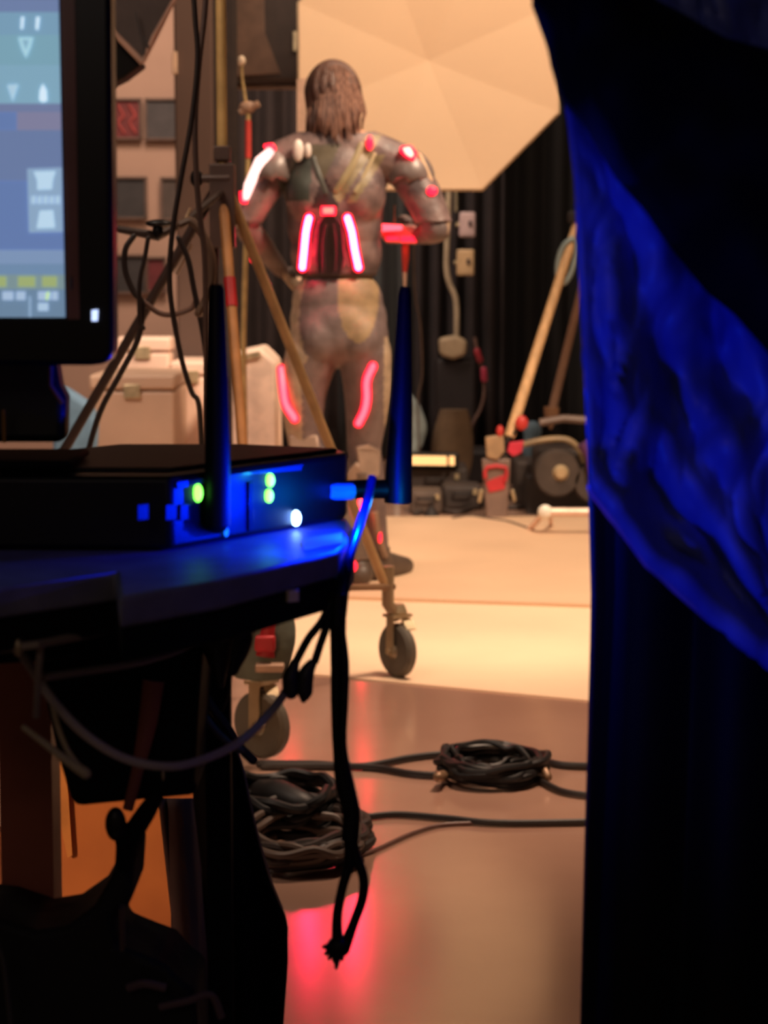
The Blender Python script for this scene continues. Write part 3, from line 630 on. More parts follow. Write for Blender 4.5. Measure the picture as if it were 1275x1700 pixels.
MB().tube(p([(799, 815), (796, 832)], Yf), .008, n=8, smooth=0, rnd=True).tube(p([(851, 815), (854, 830)], Yf), .008, n=8, smooth=0, rnd=True).build('bolt', steel, r)
MB().bar(W(866, 705, Yf+.02), W(834, 740, Yf+.02), .012, .012).build('link', dk[1], r)
# equipment trolley far right
r = thing('trolley', (W(930, 760, 9).x, 9.0, 0), 'dark wheeled trolley with tan top rail behind the tripod', 'trolley')
z1 = W(920, 700, 9).z
MB().tube(p([(896, 702), (935, 695), (1010, 700)], 8.95), .018, n=8, smooth=0).build('top_rail', mat('rail_taupe', (120, 96, 86), .5), r)
MB().tube(p([(868, 738), (905, 730), (940, 730), (960, 745), (972, 775), (985, 800)], 8.9), .014, n=8).build('handle_bar', mat('rail_tan', (150, 124, 90), .5), r)
MB().prism(p([(890, 745), (985, 745), (985, 800), (890, 805)], 8.95), (0, .3, 0)).build('body', dk[0], r, bevel=.03)
for px, py, rr_ in ((925, 785, .105), (985, 800, .09)):
    w_ = MB().lathe(W(px, py, 8.86), (0, 1, 0), [(rr_*.5, -.03), (rr_*.9, -.03), (rr_, -.01), (rr_, .02), (rr_*.9, .04)], 28).build('wheel', mat('tyre_brown', (70, 58, 52), .7), r)
    MB().lathe(W(px+6, py, 8.83), (0, -1, 0), [(rr_*.2, 0), (rr_*.34, .0), (rr_*.2, .02)], 18).build('hub', mat('hub_pale', (190, 165, 130), .4, .3), w_)
MB().bar(Vector((W(930, 790, 9.05).x, 9.05, 0)), W(930, 790, 9.05), .3, .2).build('base', dk[1], r)
o = MB().ell(W(882, 748, 9.75), (.055, .03, .045), (0, .4, 0)).ell(W(884, 716, 9.75), (.045, .03, .05)).tube([W(884, 716, 9.75), W(882, 750, 9.75), Vector((W(882, 790, 9.75).x, 9.75, 0))], .04, n=10).build('blue_cloth', mat('cloth_bluegrey', (100, 122, 138), .8)); tag(o, 'blue-grey rag bundled beside the trolley', 'cloth')
o = MB().tube([W(968, 735, 8.8), W(980, 755, 8.8), W(988, 790, 8.8)], .03, n=10).build('purple_cloth', mat('cloth_purple', (90, 50, 95), .8)); tag(o, 'purple cloth at the right end of the trolley by the drape', 'cloth')
r = thing('white_metal_bar', tuple(ZP(920, 872, .0)), 'white metal bar on angled feet, low beside the blue drape', 'metal bar')
zb = .105; mw = mat('bar_white', (240, 205, 185), .35, .2)
q0 = ZP(905, 850, zb); q1 = ZP(1010, 850, zb)
MB().tube([q0, q1], .018, n=12, smooth=0).build('bar', mw, r)
MB().ell(q0, (.03, .025, .03)).build('end_joint', mat('joint_white', (255, 245, 230), .3), r)
MB().tube([q0, ZP(878, 880, .012)], .012, n=10, smooth=0).tube([q0+Vector((.02, 0, 0)), ZP(915, 872, .012)], .009, n=10, smooth=0).build('foot', mw, r)
MB().tube([q1, ZP(1000, 880, .012)], .012, n=10, smooth=0).build('foot', mw, r)
# ------------------------------------------------------------------ floor cables and coils (near)
fcb = mat('floor_cable_black', (34, 26, 24), .5)
def fl(L, r_=.008): return [ZP(x, y, r_+.001) for x, y in L]
cable('floor_cable', fl([(430, 1268), (520, 1268), (600, 1272), (680, 1258), (735, 1252), (800, 1250)]), .008, fcb, 'black cable passing behind the hanging cord to the far side of the coil', 'cables on the shiny floor')
cable('floor_cable', fl([(436, 1272), (540, 1272), (620, 1274), (680, 1284), (735, 1288)]), .008, fcb, 'black cable running into the near left side of the coil', 'cables on the shiny floor')
cable('floor_cable', fl([(850, 1250), (890, 1258), (935, 1270), (1010, 1272)]), .008, fcb, 'black cable leaving the coil at its far right side', 'cables on the shiny floor')
cable('floor_cable', fl([(880, 1285), (905, 1300), (940, 1315), (1010, 1324)]), .007, fcb, 'black cable leaving the coil at its near right side', 'cables on the shiny floor')
cable('floor_cable', fl([(560, 1360), (610, 1356), (660, 1352), (740, 1358), (830, 1366), (1010, 1364)], .007), .007, fcb, 'black cable crossing the floor in front of the coil', 'cables on the shiny floor')
cable('floor_cable', fl([(560, 1432), (620, 1412), (680, 1385), (730, 1370), (790, 1366)], .004), .004, mat('cable_faint', (110, 75, 64), .5), 'thin brown cable slanting up to join the crossing cable', 'cables on the shiny floor')
def coil(cx, cy, rx, ry, loops, label, m, rad, seed, hgt, tangle=1.0):
    rnd_ = random.Random(seed); c = ZP(cx, cy, 0); sx = c.y/F; n = loops*14; pts = []
    for i in range(n):
        a = 2*math.pi*i/14; t = i/n
        k = 1+rnd_.uniform(-.10, .10)*tangle
        z = rad*1.05+hgt*abs(math.sin(t*loops*1.3))*rnd_.uniform(.6, 1)
        pts.append(c+Vector((math.cos(a)*rx*k+rnd_.uniform(-.008, .008), math.sin(a)*ry*k+rnd_.uniform(-.008, .008), z)))
    return pts
r = thing('cable_coil', tuple(ZP(818, 1292, 0)), 'black coiled cable on the floor near the right curtain', 'cable coil')
MB().tube(coil(818, 1290, .105, .115, 9, '', fcb, .008, 3, .045), .008, n=8, smooth=5).build('loops', rubber, r)
MB().tube(coil(812, 1288, .075, .08, 4, '', fcb, .006, 5, .05), .006, n=8, smooth=5).build('inner_loops', mat('loop_dark', (14, 12, 13), .4), r)
MB().tube([ZP(735, 1288, .02)+Vector((0, 0, .0)), ZP(728, 1290, .03)], .012, n=10, smooth=0, rnd=True).build('plug', mat('plug_tan', (150, 118, 90), .4, .4), r)
MB().tube([ZP(905, 1280, .03), ZP(910, 1290, .02)], .009, n=10, smooth=0, rnd=True).build('plug', mat('plug_tan', (150, 118, 90), .4, .4), r)
r = thing('cable_coil', tuple(ZP(490, 1420, 0)), 'large dark heap of coiled cable on the floor behind the black cloth', 'cable coil')
MB().tube(coil(488, 1408, .13, .17, 12, '', fcb, .009, 11, .05), .009, n=8, smooth=5).build('loops', mat('heap_brown', (52, 42, 38), .5), r)
MB().tube(coil(470, 1370, .10, .13, 6, '', fcb, .010, 12, .08), .010, n=8, smooth=5).build('upper_loops', rubber, r)
MB().tube(coil(505, 1425, .10, .13, 4, '', fcb, .007, 14, .06), .007, n=8, smooth=5).build('pale_loops', mat('loop_pale', (96, 80, 70), .5), r)
MB().tube([ZP(415, 1318, .03), ZP(460, 1325, .045), ZP(505, 1340, .04), ZP(540, 1352, .02)], [.03, .038, .03, .016], n=12, rnd=True).build('bundle', rubber, r)
MB().tube([ZP(508, 1330, .045), ZP(535, 1332, .045)], .015, n=10, smooth=0, rnd=True).build('plug', mat('plug_grey', (110, 86, 76), .5), r)
# ------------------------------------------------------------------ table cart (left foreground)
zt = .895
T = lambda L, z=zt: [ZP(x, y, z) for x, y in L]
r = thing('equipment_table', tuple(Vector((-.35, 1.65, 0))), 'black equipment table holding the monitor and receiver', 'table')
table = r
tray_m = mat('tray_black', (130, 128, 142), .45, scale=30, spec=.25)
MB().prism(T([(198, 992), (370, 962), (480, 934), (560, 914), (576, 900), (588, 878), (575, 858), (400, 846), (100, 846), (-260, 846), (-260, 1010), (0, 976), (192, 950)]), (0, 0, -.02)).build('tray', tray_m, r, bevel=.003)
MB().prism([q_+Vector((0, .006, -.021)) for q_ in T([(198, 992), (370, 962), (480, 934), (560, 914), (576, 900), (588, 878), (400, 850), (-260, 850), (-260, 1010), (0, 976), (192, 950)])], (0, 0, -.022)).build('apron', blackm, r, bevel=.003)
MB().prism(T([(502, 897), (568, 886), (568, 904), (505, 915)], zt+.0005), (0, 0, .0012)).build('paper_label', mat('label_paper', (225, 190, 175), .6), r)
lq = T([(486, 933)])[0]
MB().box((lq.x, lq.y-.004, .872), (.008, .003, .008), (0, 0, .6)).build('label', mat('tag_white', (235, 210, 185), .6), r)
rm_ = mat('rail_darkgrey', (150, 134, 122), .5, .1)
MB().tube([W(-60, 1085, 1.30), W(60, 1070, 1.30), W(270, 1030, 1.42)], .0028, n=8, smooth=0).build('rail', rm_, r)  # both rails stand for highlights on the lower lip edges, put into their colour
MB().tube([W(70, 1125, 1.32), W(240, 1098, 1.42), W(345, 1060, 1.50)], .0026, n=8, smooth=3).build('rail', rm_, r)
MB().tube([W(68, 1068, 1.31), W(64, 1110, 1.31), W(60, 1190, 1.33)], .0024, n=8, smooth=0).build('hanger', rm_, r)
MB().prism([W(x, y, 1.44) for x, y in [(-80, 1040), (340, 990), (338, 1062), (180, 1090), (-80, 1110)]], (0, .22, 0)).build('drawer_unit', blackm, r, bevel=.004)
MB().ell(W(30, 1075, 1.30), (.003, .003, .006)).build('screw', steel, r); MB().ell(W(358, 1022, 1.46), (.0022, .003, .010)).build('screw', rm_, r)
brn = mat('leg_redbrown', (200, 112, 84), .5, scale=8)
MB().bar(W(46, 1060, 1.62), Vector((W(50, 1500, 1.62).x, 1.62, 0)), .042, .042).build('leg', brn, r)
MB().bar(Vector((-.135, 1.64, 0)), Vector((-.135, 1.64, .84)), .02, .02).build('leg', blackm, r)
MB().bar(Vector((-.62, 1.66, 0)), Vector((-.62, 1.66, .86)), .03, .03).build('leg', blackm, r)
MB().bar(Vector((-.62, 1.36, 0)), Vector((-.62, 1.36, .86)), .03, .03).build('leg', blackm, r)
# black hanging case under table
r = thing('hanging_case', tuple(W(210, 1335, 1.55)), 'black case slung under the equipment table', 'case')
MB().prism([W(x, y, 1.5) for x, y in [(55, 1080), (338, 1070), (330, 1160), (322, 1300), (330, 1322), (120, 1342), (95, 1260)]], (0, .12, 0)).build('body', blackm, r, bevel=.008)
MB().tube([W(255, 1130, 1.49), W(245, 1200, 1.49), W(228, 1280, 1.49), (W(212, 1345, 1.49))], [.008, .007, .0045, .004], n=8, flat=(0, 1, 0)).build('strap', mat('strap_brown', (160, 88, 72), .6), r)
MB().ell(W(271, 1288, 1.49), (.0014, .002, .004)).build('stud', steel, r)
# cloth behind right of the case
def blackcloth(u, v):
    yy = 1060+v*800
    def interp(K, y):
        for (y0, x0), (y1, x1) in zip(K, K[1:]):
            if y <= y1: return x0+(x1-x0)*(y-y0)/(y1-y0)
        return K[-1][1]
    xl = interp([(1060, 290), (1290, 318), (1340, 322), (1500, 342), (1700, 366), (1900, 380)], yy)
    xr = interp([(1060, 335), (1150, 352), (1250, 398), (1300, 408), (1400, 432), (1450, 446), (1530, 478), (1600, 478), (1700, 471), (1900, 470)], yy)
    Y = 1.72+.018*math.sin(u*9+v*2)-.02*math.sin(math.pi*u)
    return W(xl+(xr-xl)*u, yy, Y)
r = thing('black_cloth', tuple(W(420, 1700, 1.72)), 'black cloth hanging from the table edge, beside the cable heap', 'cloth')
MB().grid(blackcloth, 24, 40).build('drop', cloth_black if 0 else mat('cloth_jet', (8, 7, 9), .85, spec=.15), r, solid=.006, sharp=80)
MB().tube([blackcloth(1.0, v)+Vector((0, -.002, 0)) for v in (.18, .26, .34, .42, .5, .56)], .0011, n=6).build('hem', mat('hem_tan', (190, 150, 130), .6), r)
def greyc(u, v):
    yy = 1325+v*460
    xl = 262+v*52; xr = 322+ (v*460)*.118
    return W(xl+(xr-xl)*u, yy, 1.80+.02*math.sin(u*7+v*3))
o = MB().grid(greyc, 14, 24).build('grey_cloth', mat('cloth_plumgrey', (150, 124, 128), .8, scale=10), solid=.004, sharp=80); tag(o, 'plum-grey cloth fold between the cardboard and black cloth', 'cloth')
MB().tube([greyc(1.02, v)+Vector((0, -.004, 0)) for v in (.0, .2, .4, .6, .8, 1)], .0016, n=6).build('hem', mat('rim_highlight_grey', (200, 180, 176), .5), o)  # pale line is the rim highlight of the black cloth's left edge, as colour
# cardboard
cb = mat('cardboard', (190, 118, 66), .8, scale=4, rgb2=(165, 98, 56))
x0, x1 = W(60, 1400, 2.9).x, W(330, 1400, 2.9).x
r = thing('cardboard_box', ((x0+x1)/2, 3.05, 0), 'brown cardboard box on the floor under the table', 'box')
MB().box(((x0+x1)/2, 3.05, .2), (x1-x0, .3, .4)).build('body', cb, r, bevel=.004)
MB().prism([W(x, y, 2.885) for x, y in [(108, 1240), (120, 1420), (112, 1424), (90, 1320), (88, 1245)]], (0, .006, 0)).build('flap', mat('cardboard_light', (205, 140, 78), .8), r)
o = MB().prism([W(x, y, 1.9) for x, y in [(-30, 1380), (18, 1382), (20, 1560), (-30, 1560)]], (0, .02, 0)).build('wood_plank', mat('plank_tan', (150, 92, 64), .6))
for v in o.data.vertices:
    if v.co.z < .05: v.co.z = -o.location.z
tag(o, 'tan wooden plank standing behind the brown table leg', 'plank')
# black bag at the bottom left
r = thing('black_bag', tuple(W(120, 1750, 1.58)), 'black bag with raised strap at the bottom left', 'bag')
MB().prism([W(x, y, 1.5) for x, y in [(-60, 1520), (0, 1528), (60, 1548), (110, 1540), (155, 1508), (185, 1455), (196, 1420), (222, 1425), (217, 1502), (190, 1522), (192, 1570), (240, 1590), (275, 1603), (300, 1632), (325, 1650), (332, 1780), (-60, 1780)]], (0, .09, 0)).build('body', mat('bag_black', (13, 12, 16), .75, bump=.4, bscale=20), r, bevel=.006)
MB().tube([W(205, 1440, 1.49), W(204, 1400, 1.49), W(196, 1370, 1.49), W(184, 1350, 1.49)], [.0065, .0055, .007, .004], n=8).build('strap', blackm, r)
MB().tube([W(206, 1420, 1.495), W(220, 1385, 1.495), W(245, 1345, 1.495), W(262, 1318, 1.495)], [.007, .008, .007, .005], n=8).build('strap', blackm, r)
MB().ell(W(192, 1368, 1.485), (.008, .006, .013)).build('buckle', black, r)
MB().bar(W(202, 1505, 1.488), W(204, 1575, 1.488), .012, .003).build('tab', mat('tab_brown', (86, 60, 54), .7), r)
MB().tube([W(212, 1640, 1.49), W(240, 1633, 1.488), W(275, 1640, 1.49)], .0035, n=8).build('fold', mat('fold_plum', (110, 86, 92), .7), r)
MB().tube([W(265, 1672, 1.49), W(310, 1662, 1.488), W(350, 1652, 1.49), (W(368, 1690, 1.49))], .003, n=8).build('fold', mat('fold_plum', (110, 86, 92), .7), r)
MB().tube([W(-5, 1570, 1.46), W(6, 1600, 1.46), W(18, 1700, 1.46)], .0022, n=8).build('cord', greycab, r)
# cables below the table
cable('grey_cable', [W(x, y, Y) for x, y, Y in [(30, 1075, 1.38), (52, 1110, 1.37), (95, 1172, 1.36), (150, 1226, 1.36), (215, 1262, 1.37), (290, 1272, 1.38), (360, 1252, 1.41), (410, 1222, 1.44), (455, 1175, 1.47), (488, 1128, 1.49)]], .0032, mat('cable_ash', (190, 175, 168), .5), 'thick grey cable drooping in a wide arc under the table', 'cables under the table')
cable('grey_cable', [W(x, y, 1.36) for x, y in [(86, 1160), (94, 1200), (112, 1245), (138, 1280)]], .0019, mat('cable_olive', (190, 172, 140), .5), 'short thin olive cable dropping from the arc', 'cables under the table')
cable('grey_cable', [W(x, y, 1.355) for x, y in [(40, 1208), (75, 1235), (110, 1262), (142, 1284)]], [.0022, .0026, .0032, .004], mat('cable_olive', (190, 172, 140), .5), 'tapering grey cable end pointing down right under the table', 'cables under the table')
cable('grey_cable', [W(x, y, 1.62) for x, y in [(325, 1118), (345, 1165), (375, 1205), (398, 1240), (420, 1262)]], .004, mat('cable_plum', (58, 44, 46), .5), 'dark plum cable slanting down behind the table edge', 'cables under the table')
cable('grey_cable', [W(x, y, 1.60) for x, y in [(340, 1190), (360, 1215), (385, 1238), (400, 1246)]], .003, mat('cable_grey2', (98, 88, 90), .5), 'short grey cable crossing the plum one', 'cables under the table')
cable('black_cable', [W(x, y, 1.55) for x, y in [(382, 1100), (381, 1130), (376, 1155), (368, 1178)]], .0018, rubber, 'thin black lead below the black plug cluster', 'cables under the table')
r = thing('plug_cluster', tuple(W(372, 1140, 1.52)), 'black cluster of plugs hanging under the tray', 'plug')
mb = MB(); mb.tube([W(352, 1000, 1.5), W(360, 1060, 1.5), W(366, 1136, 1.5)], [.010, .014, .003], n=10, rnd=True).tube([W(385, 990, 1.52), W(392, 1060, 1.52), W(385, 1110, 1.52)], [.009, .014, .006], n=10, rnd=True).tube([W(410, 1000, 1.53), W(405, 1050, 1.53), W(402, 1085, 1.53)], [.008, .009, .004], n=10, rnd=True)
mb.build('bodies', mat('plug_black', (16, 14, 18), .5), r)
MB().tube([W(351, 1010, 1.485), W(356, 1025, 1.485), W(355, 1050, 1.485)], .0022, n=8).ell(W(371, 1053, 1.485), (.004, .003, .006)).build('clip', greycab, r)
# ------------------------------------------------------------------ receiver box with antennas
zr = .949
r = thing('receiver', tuple(ZP(300, 900, .896)), 'black network receiver box with two upright antennas and lit indicators', 'receiver')
poly = T([(-260, 792), (0, 790), (283, 791), (430, 770.5), (572, 753), (578, 749), (560, 745), (400, 740), (200, 740), (0, 762), (-260, 770)], zr)
_m = poly[2].lerp(poly[4], .5); poly[3] = _m
MB().prism(poly, (0, 0, -(zr-zt-.001))).build('housing', mat('receiver_black', (12, 12, 16), .4, scale=40, spec=.35), r, bevel=.004)
MB().prism([q_+Vector((0, 0, .0)) for q_ in T([(0, 782), (283, 783), (500, 758), (560, 750), (400, 743), (200, 743), (0, 764)], zr)], (0, 0, .003)).build('lid', mat('lid_brown', (34, 24, 22), .55), r, bevel=.001)
fa, fb = poly[2], poly[4]; fdir = (fb-fa); fdir.z = 0; fl_ = fdir.length; fd = fdir/fl_; fn_ = Vector((fd.y, -fd.x, 0))
if fn_.y > 0: fn_ = -fn_
fa, fb = poly[2].copy(), poly[4].copy(); poly_mid = fa.lerp(fb, .5)
def face_pt(px, py, out=.0015):       # point on the slanted face
    d = ray(px, py); o_ = Vector((0, 0, CZ)); t = (fa-o_).dot(fn_)/d.dot(fn_); return o_+d*t+fn_*out
def on_face(L, m, name, parent, th=.002, bev=.0004):
    return MB().prism([face_pt(x, y, .0) for x, y in L], fn_*th).build(name, m, parent, bevel=bev)
on_face([(290, 800), (500, 770), (497, 781), (384, 790), (292, 812)], mat('highlight_teal', (30, 90, 100), .25), 'highlight_strip', r)  # LED glow along the top edge, put into the strip's teal colour
def led(px, py, w_, h_, m, lab):
    o = MB().ell(face_pt(px, py, .002), (w_*1.5/F, .002, h_*1.5/F)).build('indicator', m, r); o['label'] = lab
led(325, 818, 8, 15, emat('led_green', (110, 255, 70), 4), 'green indicator')
led(445, 797, 8, 12, emat('led_green', (110, 255, 70), 4), 'upper green indicator'); led(443, 823, 8, 12, emat('led_green', (110, 255, 70), 4), 'lower green indicator')
led(488, 860, 9, 14, emat('led_bluewhite', (150, 205, 255), 10), 'bright blue-white indicator')
led(372, 882, 4, 9, emat('led_cyan', (20, 110, 255), 1.5), 'small blue indicator')
for px in (225, 272, 296):
    on_face([(px, 838), (px+18, 836), (px+18, 862), (px, 864)], mat('port_dark', (9, 9, 12), .5), 'port', r)
on_face([(410, 800), (418, 799), (418, 880), (410, 881)], mat('groove', (8, 8, 12), .3), 'groove', r)
# antennas
am = mat('antenna_black', (13, 13, 18), .5, spec=.25)
a0 = face_pt(360, 850, .02); aY = a0.y
MB().tube([W(361, 872, aY), W(361, 780, aY), W(360, 640, aY), W(359, 480, aY), W(359, 472, aY)], [.0096, .0094, .0082, .0056, .004], n=16, smooth=0, rnd=False).build('antenna', am, r, sharp=50)
MB().tube([face_pt(362, 868, .0), W(362, 868, aY)], .008, n=14, smooth=0, rnd=True).build('hinge', am, r)
a2 = face_pt(572, 815, 0); bY = a2.y+.01
MB().tube([W(661, 834, bY), W(662, 780, bY), W(668, 640, bY), W(672, 490, bY), W(673, 476, bY)], [.0112, .0108, .0082, .0054, .004], n=16, smooth=0).build('antenna', am, r, sharp=50)
MB().tube([face_pt(575, 813, 0), W(600, 812, bY), W(655, 812, bY)], [.0075, .0078, .008], n=14, smooth=0, rnd=True).build('hinge', am, r)
pl_ = MB().tube([W(545, 816, a2.y-.012), W(586, 816, a2.y-.002)], .007, n=8, smooth=0).build('connector', mat('connector_cyan', (70, 220, 250), .35), r, bevel=.001)
pl_['label'] = 'bright blue connector plug'
# lamps of the indicators, plus a fill light added at the unlit connector
light('indicator_glow', 'POINT', (face_pt(470, 868, .075).x, face_pt(470, 868, .075).y, zt+.022), (0, 0, 0), 1.9, (0, .012, 1), .004)
light('indicator_glow', 'POINT', (face_pt(365, 872, .09).x, face_pt(365, 872, .09).y, zt+.02), (0, 0, 0), .28, (0, .012, 1), .004)
light('connector_fill_glow', 'POINT', tuple(face_pt(600, 825, .05)+Vector((0, -.02, 0))), (0, 0, 0), .06, (0, .3, 1), .004)
light('indicator_glow', 'POINT', tuple(face_pt(430, 790, .015)), (0, 0, 0), .004, (.05, 1, .5), .002)
for o in COL.objects:
    if o.type == 'LIGHT' and 'glow' in o.name: o.data.shadow_soft_size = .001
# hanging cord bundle
r = thing('cord_bundle', tuple(W(556, 1605, 1.45)), 'black cord hanging from the right antenna hinge, ending in a frayed loop', 'cord')
hc_m = mat('cord_black', (12, 10, 15), .55, spec=.3)
Yc = 1.45
MB().tube([W(x, y, Y) for x, y, Y in [(618, 792, 1.56), (612, 822, 1.55), (596, 875, 1.52), (580, 925, 1.48), (568, 975, 1.46), (560, 1020, Yc)]], [.0035, .0036, .0038, .004, .0055, .007], n=12).build('upper_cord', mat('cord_navy', (20, 26, 44), .3), r)
MB().tube([W(x, y, Yc) for x, y in [(562, 985), (561, 1050), (560, 1110), (560, 1180), (565, 1250), (572, 1300), (583, 1350), (581, 1395)]], [.0062, .0060, .0050, .0046, .0055, .0072, .0068, .0066], n=12).build('main_cord', hc_m, r)
MB().tube([W(x, y, Yc-.004) for x, y in [(565, 1040), (572, 1100), (571, 1160), (568, 1230), (575, 1290), (585, 1340)]], .0034, n=10).build('main_cord', hc_m, r)
MB().tube([W(x, y, Yc) for x, y in [(582, 1385), (590, 1420), (603, 1455), (602, 1490), (588, 1530), (574, 1568)]], [.0048, .004, .0036, .0036, .0036, .0044], n=10).tube([W(x, y, Yc) for x, y in [(582, 1385), (580, 1430), (568, 1475), (560, 1520), (560, 1568)]], [.0052, .0042, .0036, .0036, .0044], n=10).build('end_loop', hc_m, r)
mb = MB().ell(W(562, 1572, Yc), (.009, .007, .008))
for dx, dy in ((-26, -2), (-22, 10), (-8, 22), (-4, 34), (6, 20), (12, 8), (-16, 18)):
    mb.tube([W(562, 1570, Yc), W(562+dx*.6, 1572+dy*.5, Yc-.003), W(562+dx, 1574+dy, Yc)], [.004, .003, .0012], n=6, smooth=3)
mb.build('frayed_end', hc_m, r)
for L, pL in (([(556, 985), (535, 1030), (512, 1060), (493, 1095), (488, 1105)], [(490, 1098), (482, 1125), (483, 1150), (480, 1160)]), ([(556, 1000), (542, 1040), (530, 1075), (522, 1100)], [(520, 1098), (508, 1120), (506, 1150), (503, 1166)])):
    MB().tube([W(x, y, Yc) for x, y in L], .0030, n=10).build('side_lead', hc_m, r)
    MB().tube([W(x, y, Yc) for x, y in pL], [.0034, .0062, .0058, .0015], n=12).build('plug', mat('plug_charcoal', (38, 34, 40), .5), r)
# ------------------------------------------------------------------ monitor
YM = 1.42
def M(L, Y=YM): return [W(x, y, Y) for x, y in L]
r = thing('monitor', tuple(ZP(40, 752, zr+.004)), 'black computer monitor showing a blue interface, left edge', 'monitor')
MB().prism(M([(-700, -120), (176, -120), (183, -60), (188, 560), (187, 590), (176, 604), (150, 607), (-700, 602)]), (0, .03, 0)).build('housing', mat('bezel_black', (10, 10, 14), .3, spec=.4), r, bevel=.005)
MB().prism(M([(98, -120), (122, -120), (132, 530), (112, 530)], YM-.0012), (0, .0012, 0)).build('inner_bezel', mat('bezel_reflection', (150, 100, 90), .25), r)  # brown strip carries the reflection in the glossy frame as colour
scr = MB().prism(M([(-690, -110), (94, -110), (97, 0), (108, 527), (-690, 527)], YM-.0016), (0, .0016, 0)).build('screen', emat('screen_blue', (101, 125, 175), .74), r)
def ui(L, rgb, name='screen_band', s=.75, k=0):
    MB().prism(M(L, YM-.0022-k*.0005), (0, .0005, 0)).build(name, emat('ui_%d_%d_%d' % rgb, rgb, s), scr)
def bx(y0, y1, x0=-60): 
    e = lambda y: 97+11*y/527
    return [(x0, y0), (e(y0), y0), (e(y1), y1), (x0, y1)]
ui(bx(-20, 20), (110, 128, 168)); ui(bx(20, 58), (120, 158, 184)); ui(bx(58, 108), (122, 164, 182)); ui(bx(108, 172), (128, 168, 190))
ui(bx(172, 186), (112, 124, 160)); ui(bx(186, 216, 28), (128, 128, 158)); ui(bx(216, 300), (106, 124, 164)); ui(bx(415, 438), (126, 150, 185)); ui(bx(438, 456), (112, 140, 172)); ui(bx(456, 480), (124, 146, 150)); ui(bx(480, 527), (108, 134, 160))  # inset greyer band is a reflection on the glass, painted as a screen band
ui([(45, 280), (102, 278), (104, 385), (48, 386)], (140, 168, 196), 'tool_panel', k=1)
W1 = (205, 226, 240)
def ic(L, rgb=W1, k=2): ui(L, rgb, 'icon', .85, k)
ic([(35, 28), (40, 28), (38, 48), (34, 48)]); ic([(60, 28), (66, 28), (63, 50), (59, 48)])
ic([(30, 62), (55, 62), (50, 80), (43, 96), (36, 82)], (160, 198, 212)); ic([(36, 66), (49, 66), (43, 84)], (128, 168, 186), 3)
ic([(12, 141), (30, 140), (21, 168)], (165, 195, 214)); ic([(71, 139), (77, 150), (78, 167), (71, 170), (65, 166), (66, 150)])
ic([(56, 285), (92, 284), (87, 300), (86, 314), (62, 315), (62, 300)], (178, 206, 226))
for q_ in range(5): ic([(52+q_*10, 326+(q_ % 2)*1), (59+q_*10, 325), (59+q_*10, 338), (52+q_*10, 338)], (165, 192, 216))
ic([(66, 350), (88, 349), (91, 378), (61, 379)], (178, 206, 226))
for x0_, x1_ in ((-20, 10), (30, 58), (70, 94)): ic([(x0_, 459), (x1_, 459), (x1_, 476), (x0_, 476)], (150, 165, 110))
for x0_, x1_ in ((4, 22), (27, 42), (63, 84), (86, 96)): ic([(x0_, 484), (x1_, 484), (x1_, 498), (x0_, 498)], (160, 182, 208))
ic([(77, 486), (82, 484), (79, 498), (76, 498)], (190, 225, 140), 3); ic([(48, 492), (51, 492), (51, 526), (48, 526)], (140, 165, 190)); ic([(63, 503), (80, 503), (80, 516), (63, 516)], (165, 190, 214))
MB().prism(M([(152, 515), (162, 514), (161, 533), (152, 533)], YM-.003), (0, .003, 0)).build('power_light', emat('power_white', (190, 210, 255), 1.3), r)
MB().ell(W(118, 470, YM-.002), (.0008, .001, .005)).build('reflective_logo', mat('logo_grey', (90, 80, 80), .3), r)
nb = ZP(45, 752, zr+.004)
MB().prism([W(x, y, 1.50) for x, y in [(-70, 560), (85, 560), (98, 640), (108, 660), (106, 735), (-70, 735)]], (0, .03, 0)).build('neck', mat('neck_green', (24, 24, 20), .4), r, bevel=.006)
MB().bar(Vector((-.27, 1.51, zr+.004)), Vector((-.27, 1.51, zr+.010)), .09, .10).build('foot', blackm, r, bevel=.004)
MB().tube([W(6, 680, 1.48), W(7, 735, 1.48)], .0014, n=8, smooth=0).build('brass_edge', mat('brass_edge', (190, 140, 60), .3, .5), r)
MB().tube([W(84, 608, 1.48), W(84, 640, 1.48), W(104, 670, 1.48)], .0018, n=8, smooth=0).build('side_clip', mat('clip_rose', (190, 130, 105), .4), r)
# ------------------------------------------------------------------ hanging cables by the stand
dc = mat('dangling_dark', (40, 28, 26), .5)
cable('dangling_cable', [W(x, y, 4.2) for x, y in [(318, -60), (324, 30), (328, 100), (318, 200), (300, 300), (287, 380), (282, 440), (284, 500), (300, 590), (318, 650), (330, 672), (336, 760)]], .0055, dc, 'long black cable hanging from above, bowing left below the pillar', 'cables on the rolling stand')
cable('dangling_cable', [W(x, y, 4.25) for x, y in [(344, -60), (340, 20), (330, 110), (324, 200), (326, 290), (332, 360), (340, 430), (342, 560), (344, 760)]], .006, mat('dangling_grey', (82, 62, 56), .5), 'greyish cable hanging from above, crossing the black one', 'cables on the rolling stand')
cable('dangling_cable', [W(x, y, 4.3) for x, y in [(300, 372), (318, 368), (338, 392), (351, 425), (352, 460), (345, 490), (330, 520)]], .009, mat('dangling_tan', (104, 80, 64), .5), 'tan cable loop curling over beside the pillar', 'cables on the rolling stand')
cable('dangling_cable', [W(x, y, 4.35) for x, y in [(296, 395), (312, 430), (322, 480), (338, 560), (346, 640), (347, 760)]], .006, dc, 'dark cable from the loop down beside the left antenna', 'cables on the rolling stand')
cable('dangling_cable', [W(x, y, 4.4) for x, y in [(222, 392), (208, 415), (208, 450), (222, 485), (236, 505), (230, 560), (200, 620), (168, 680), (148, 745), (140, 800)]], .0065, dc, 'dark cable looping left then following the slanting leg', 'cables on the rolling stand')
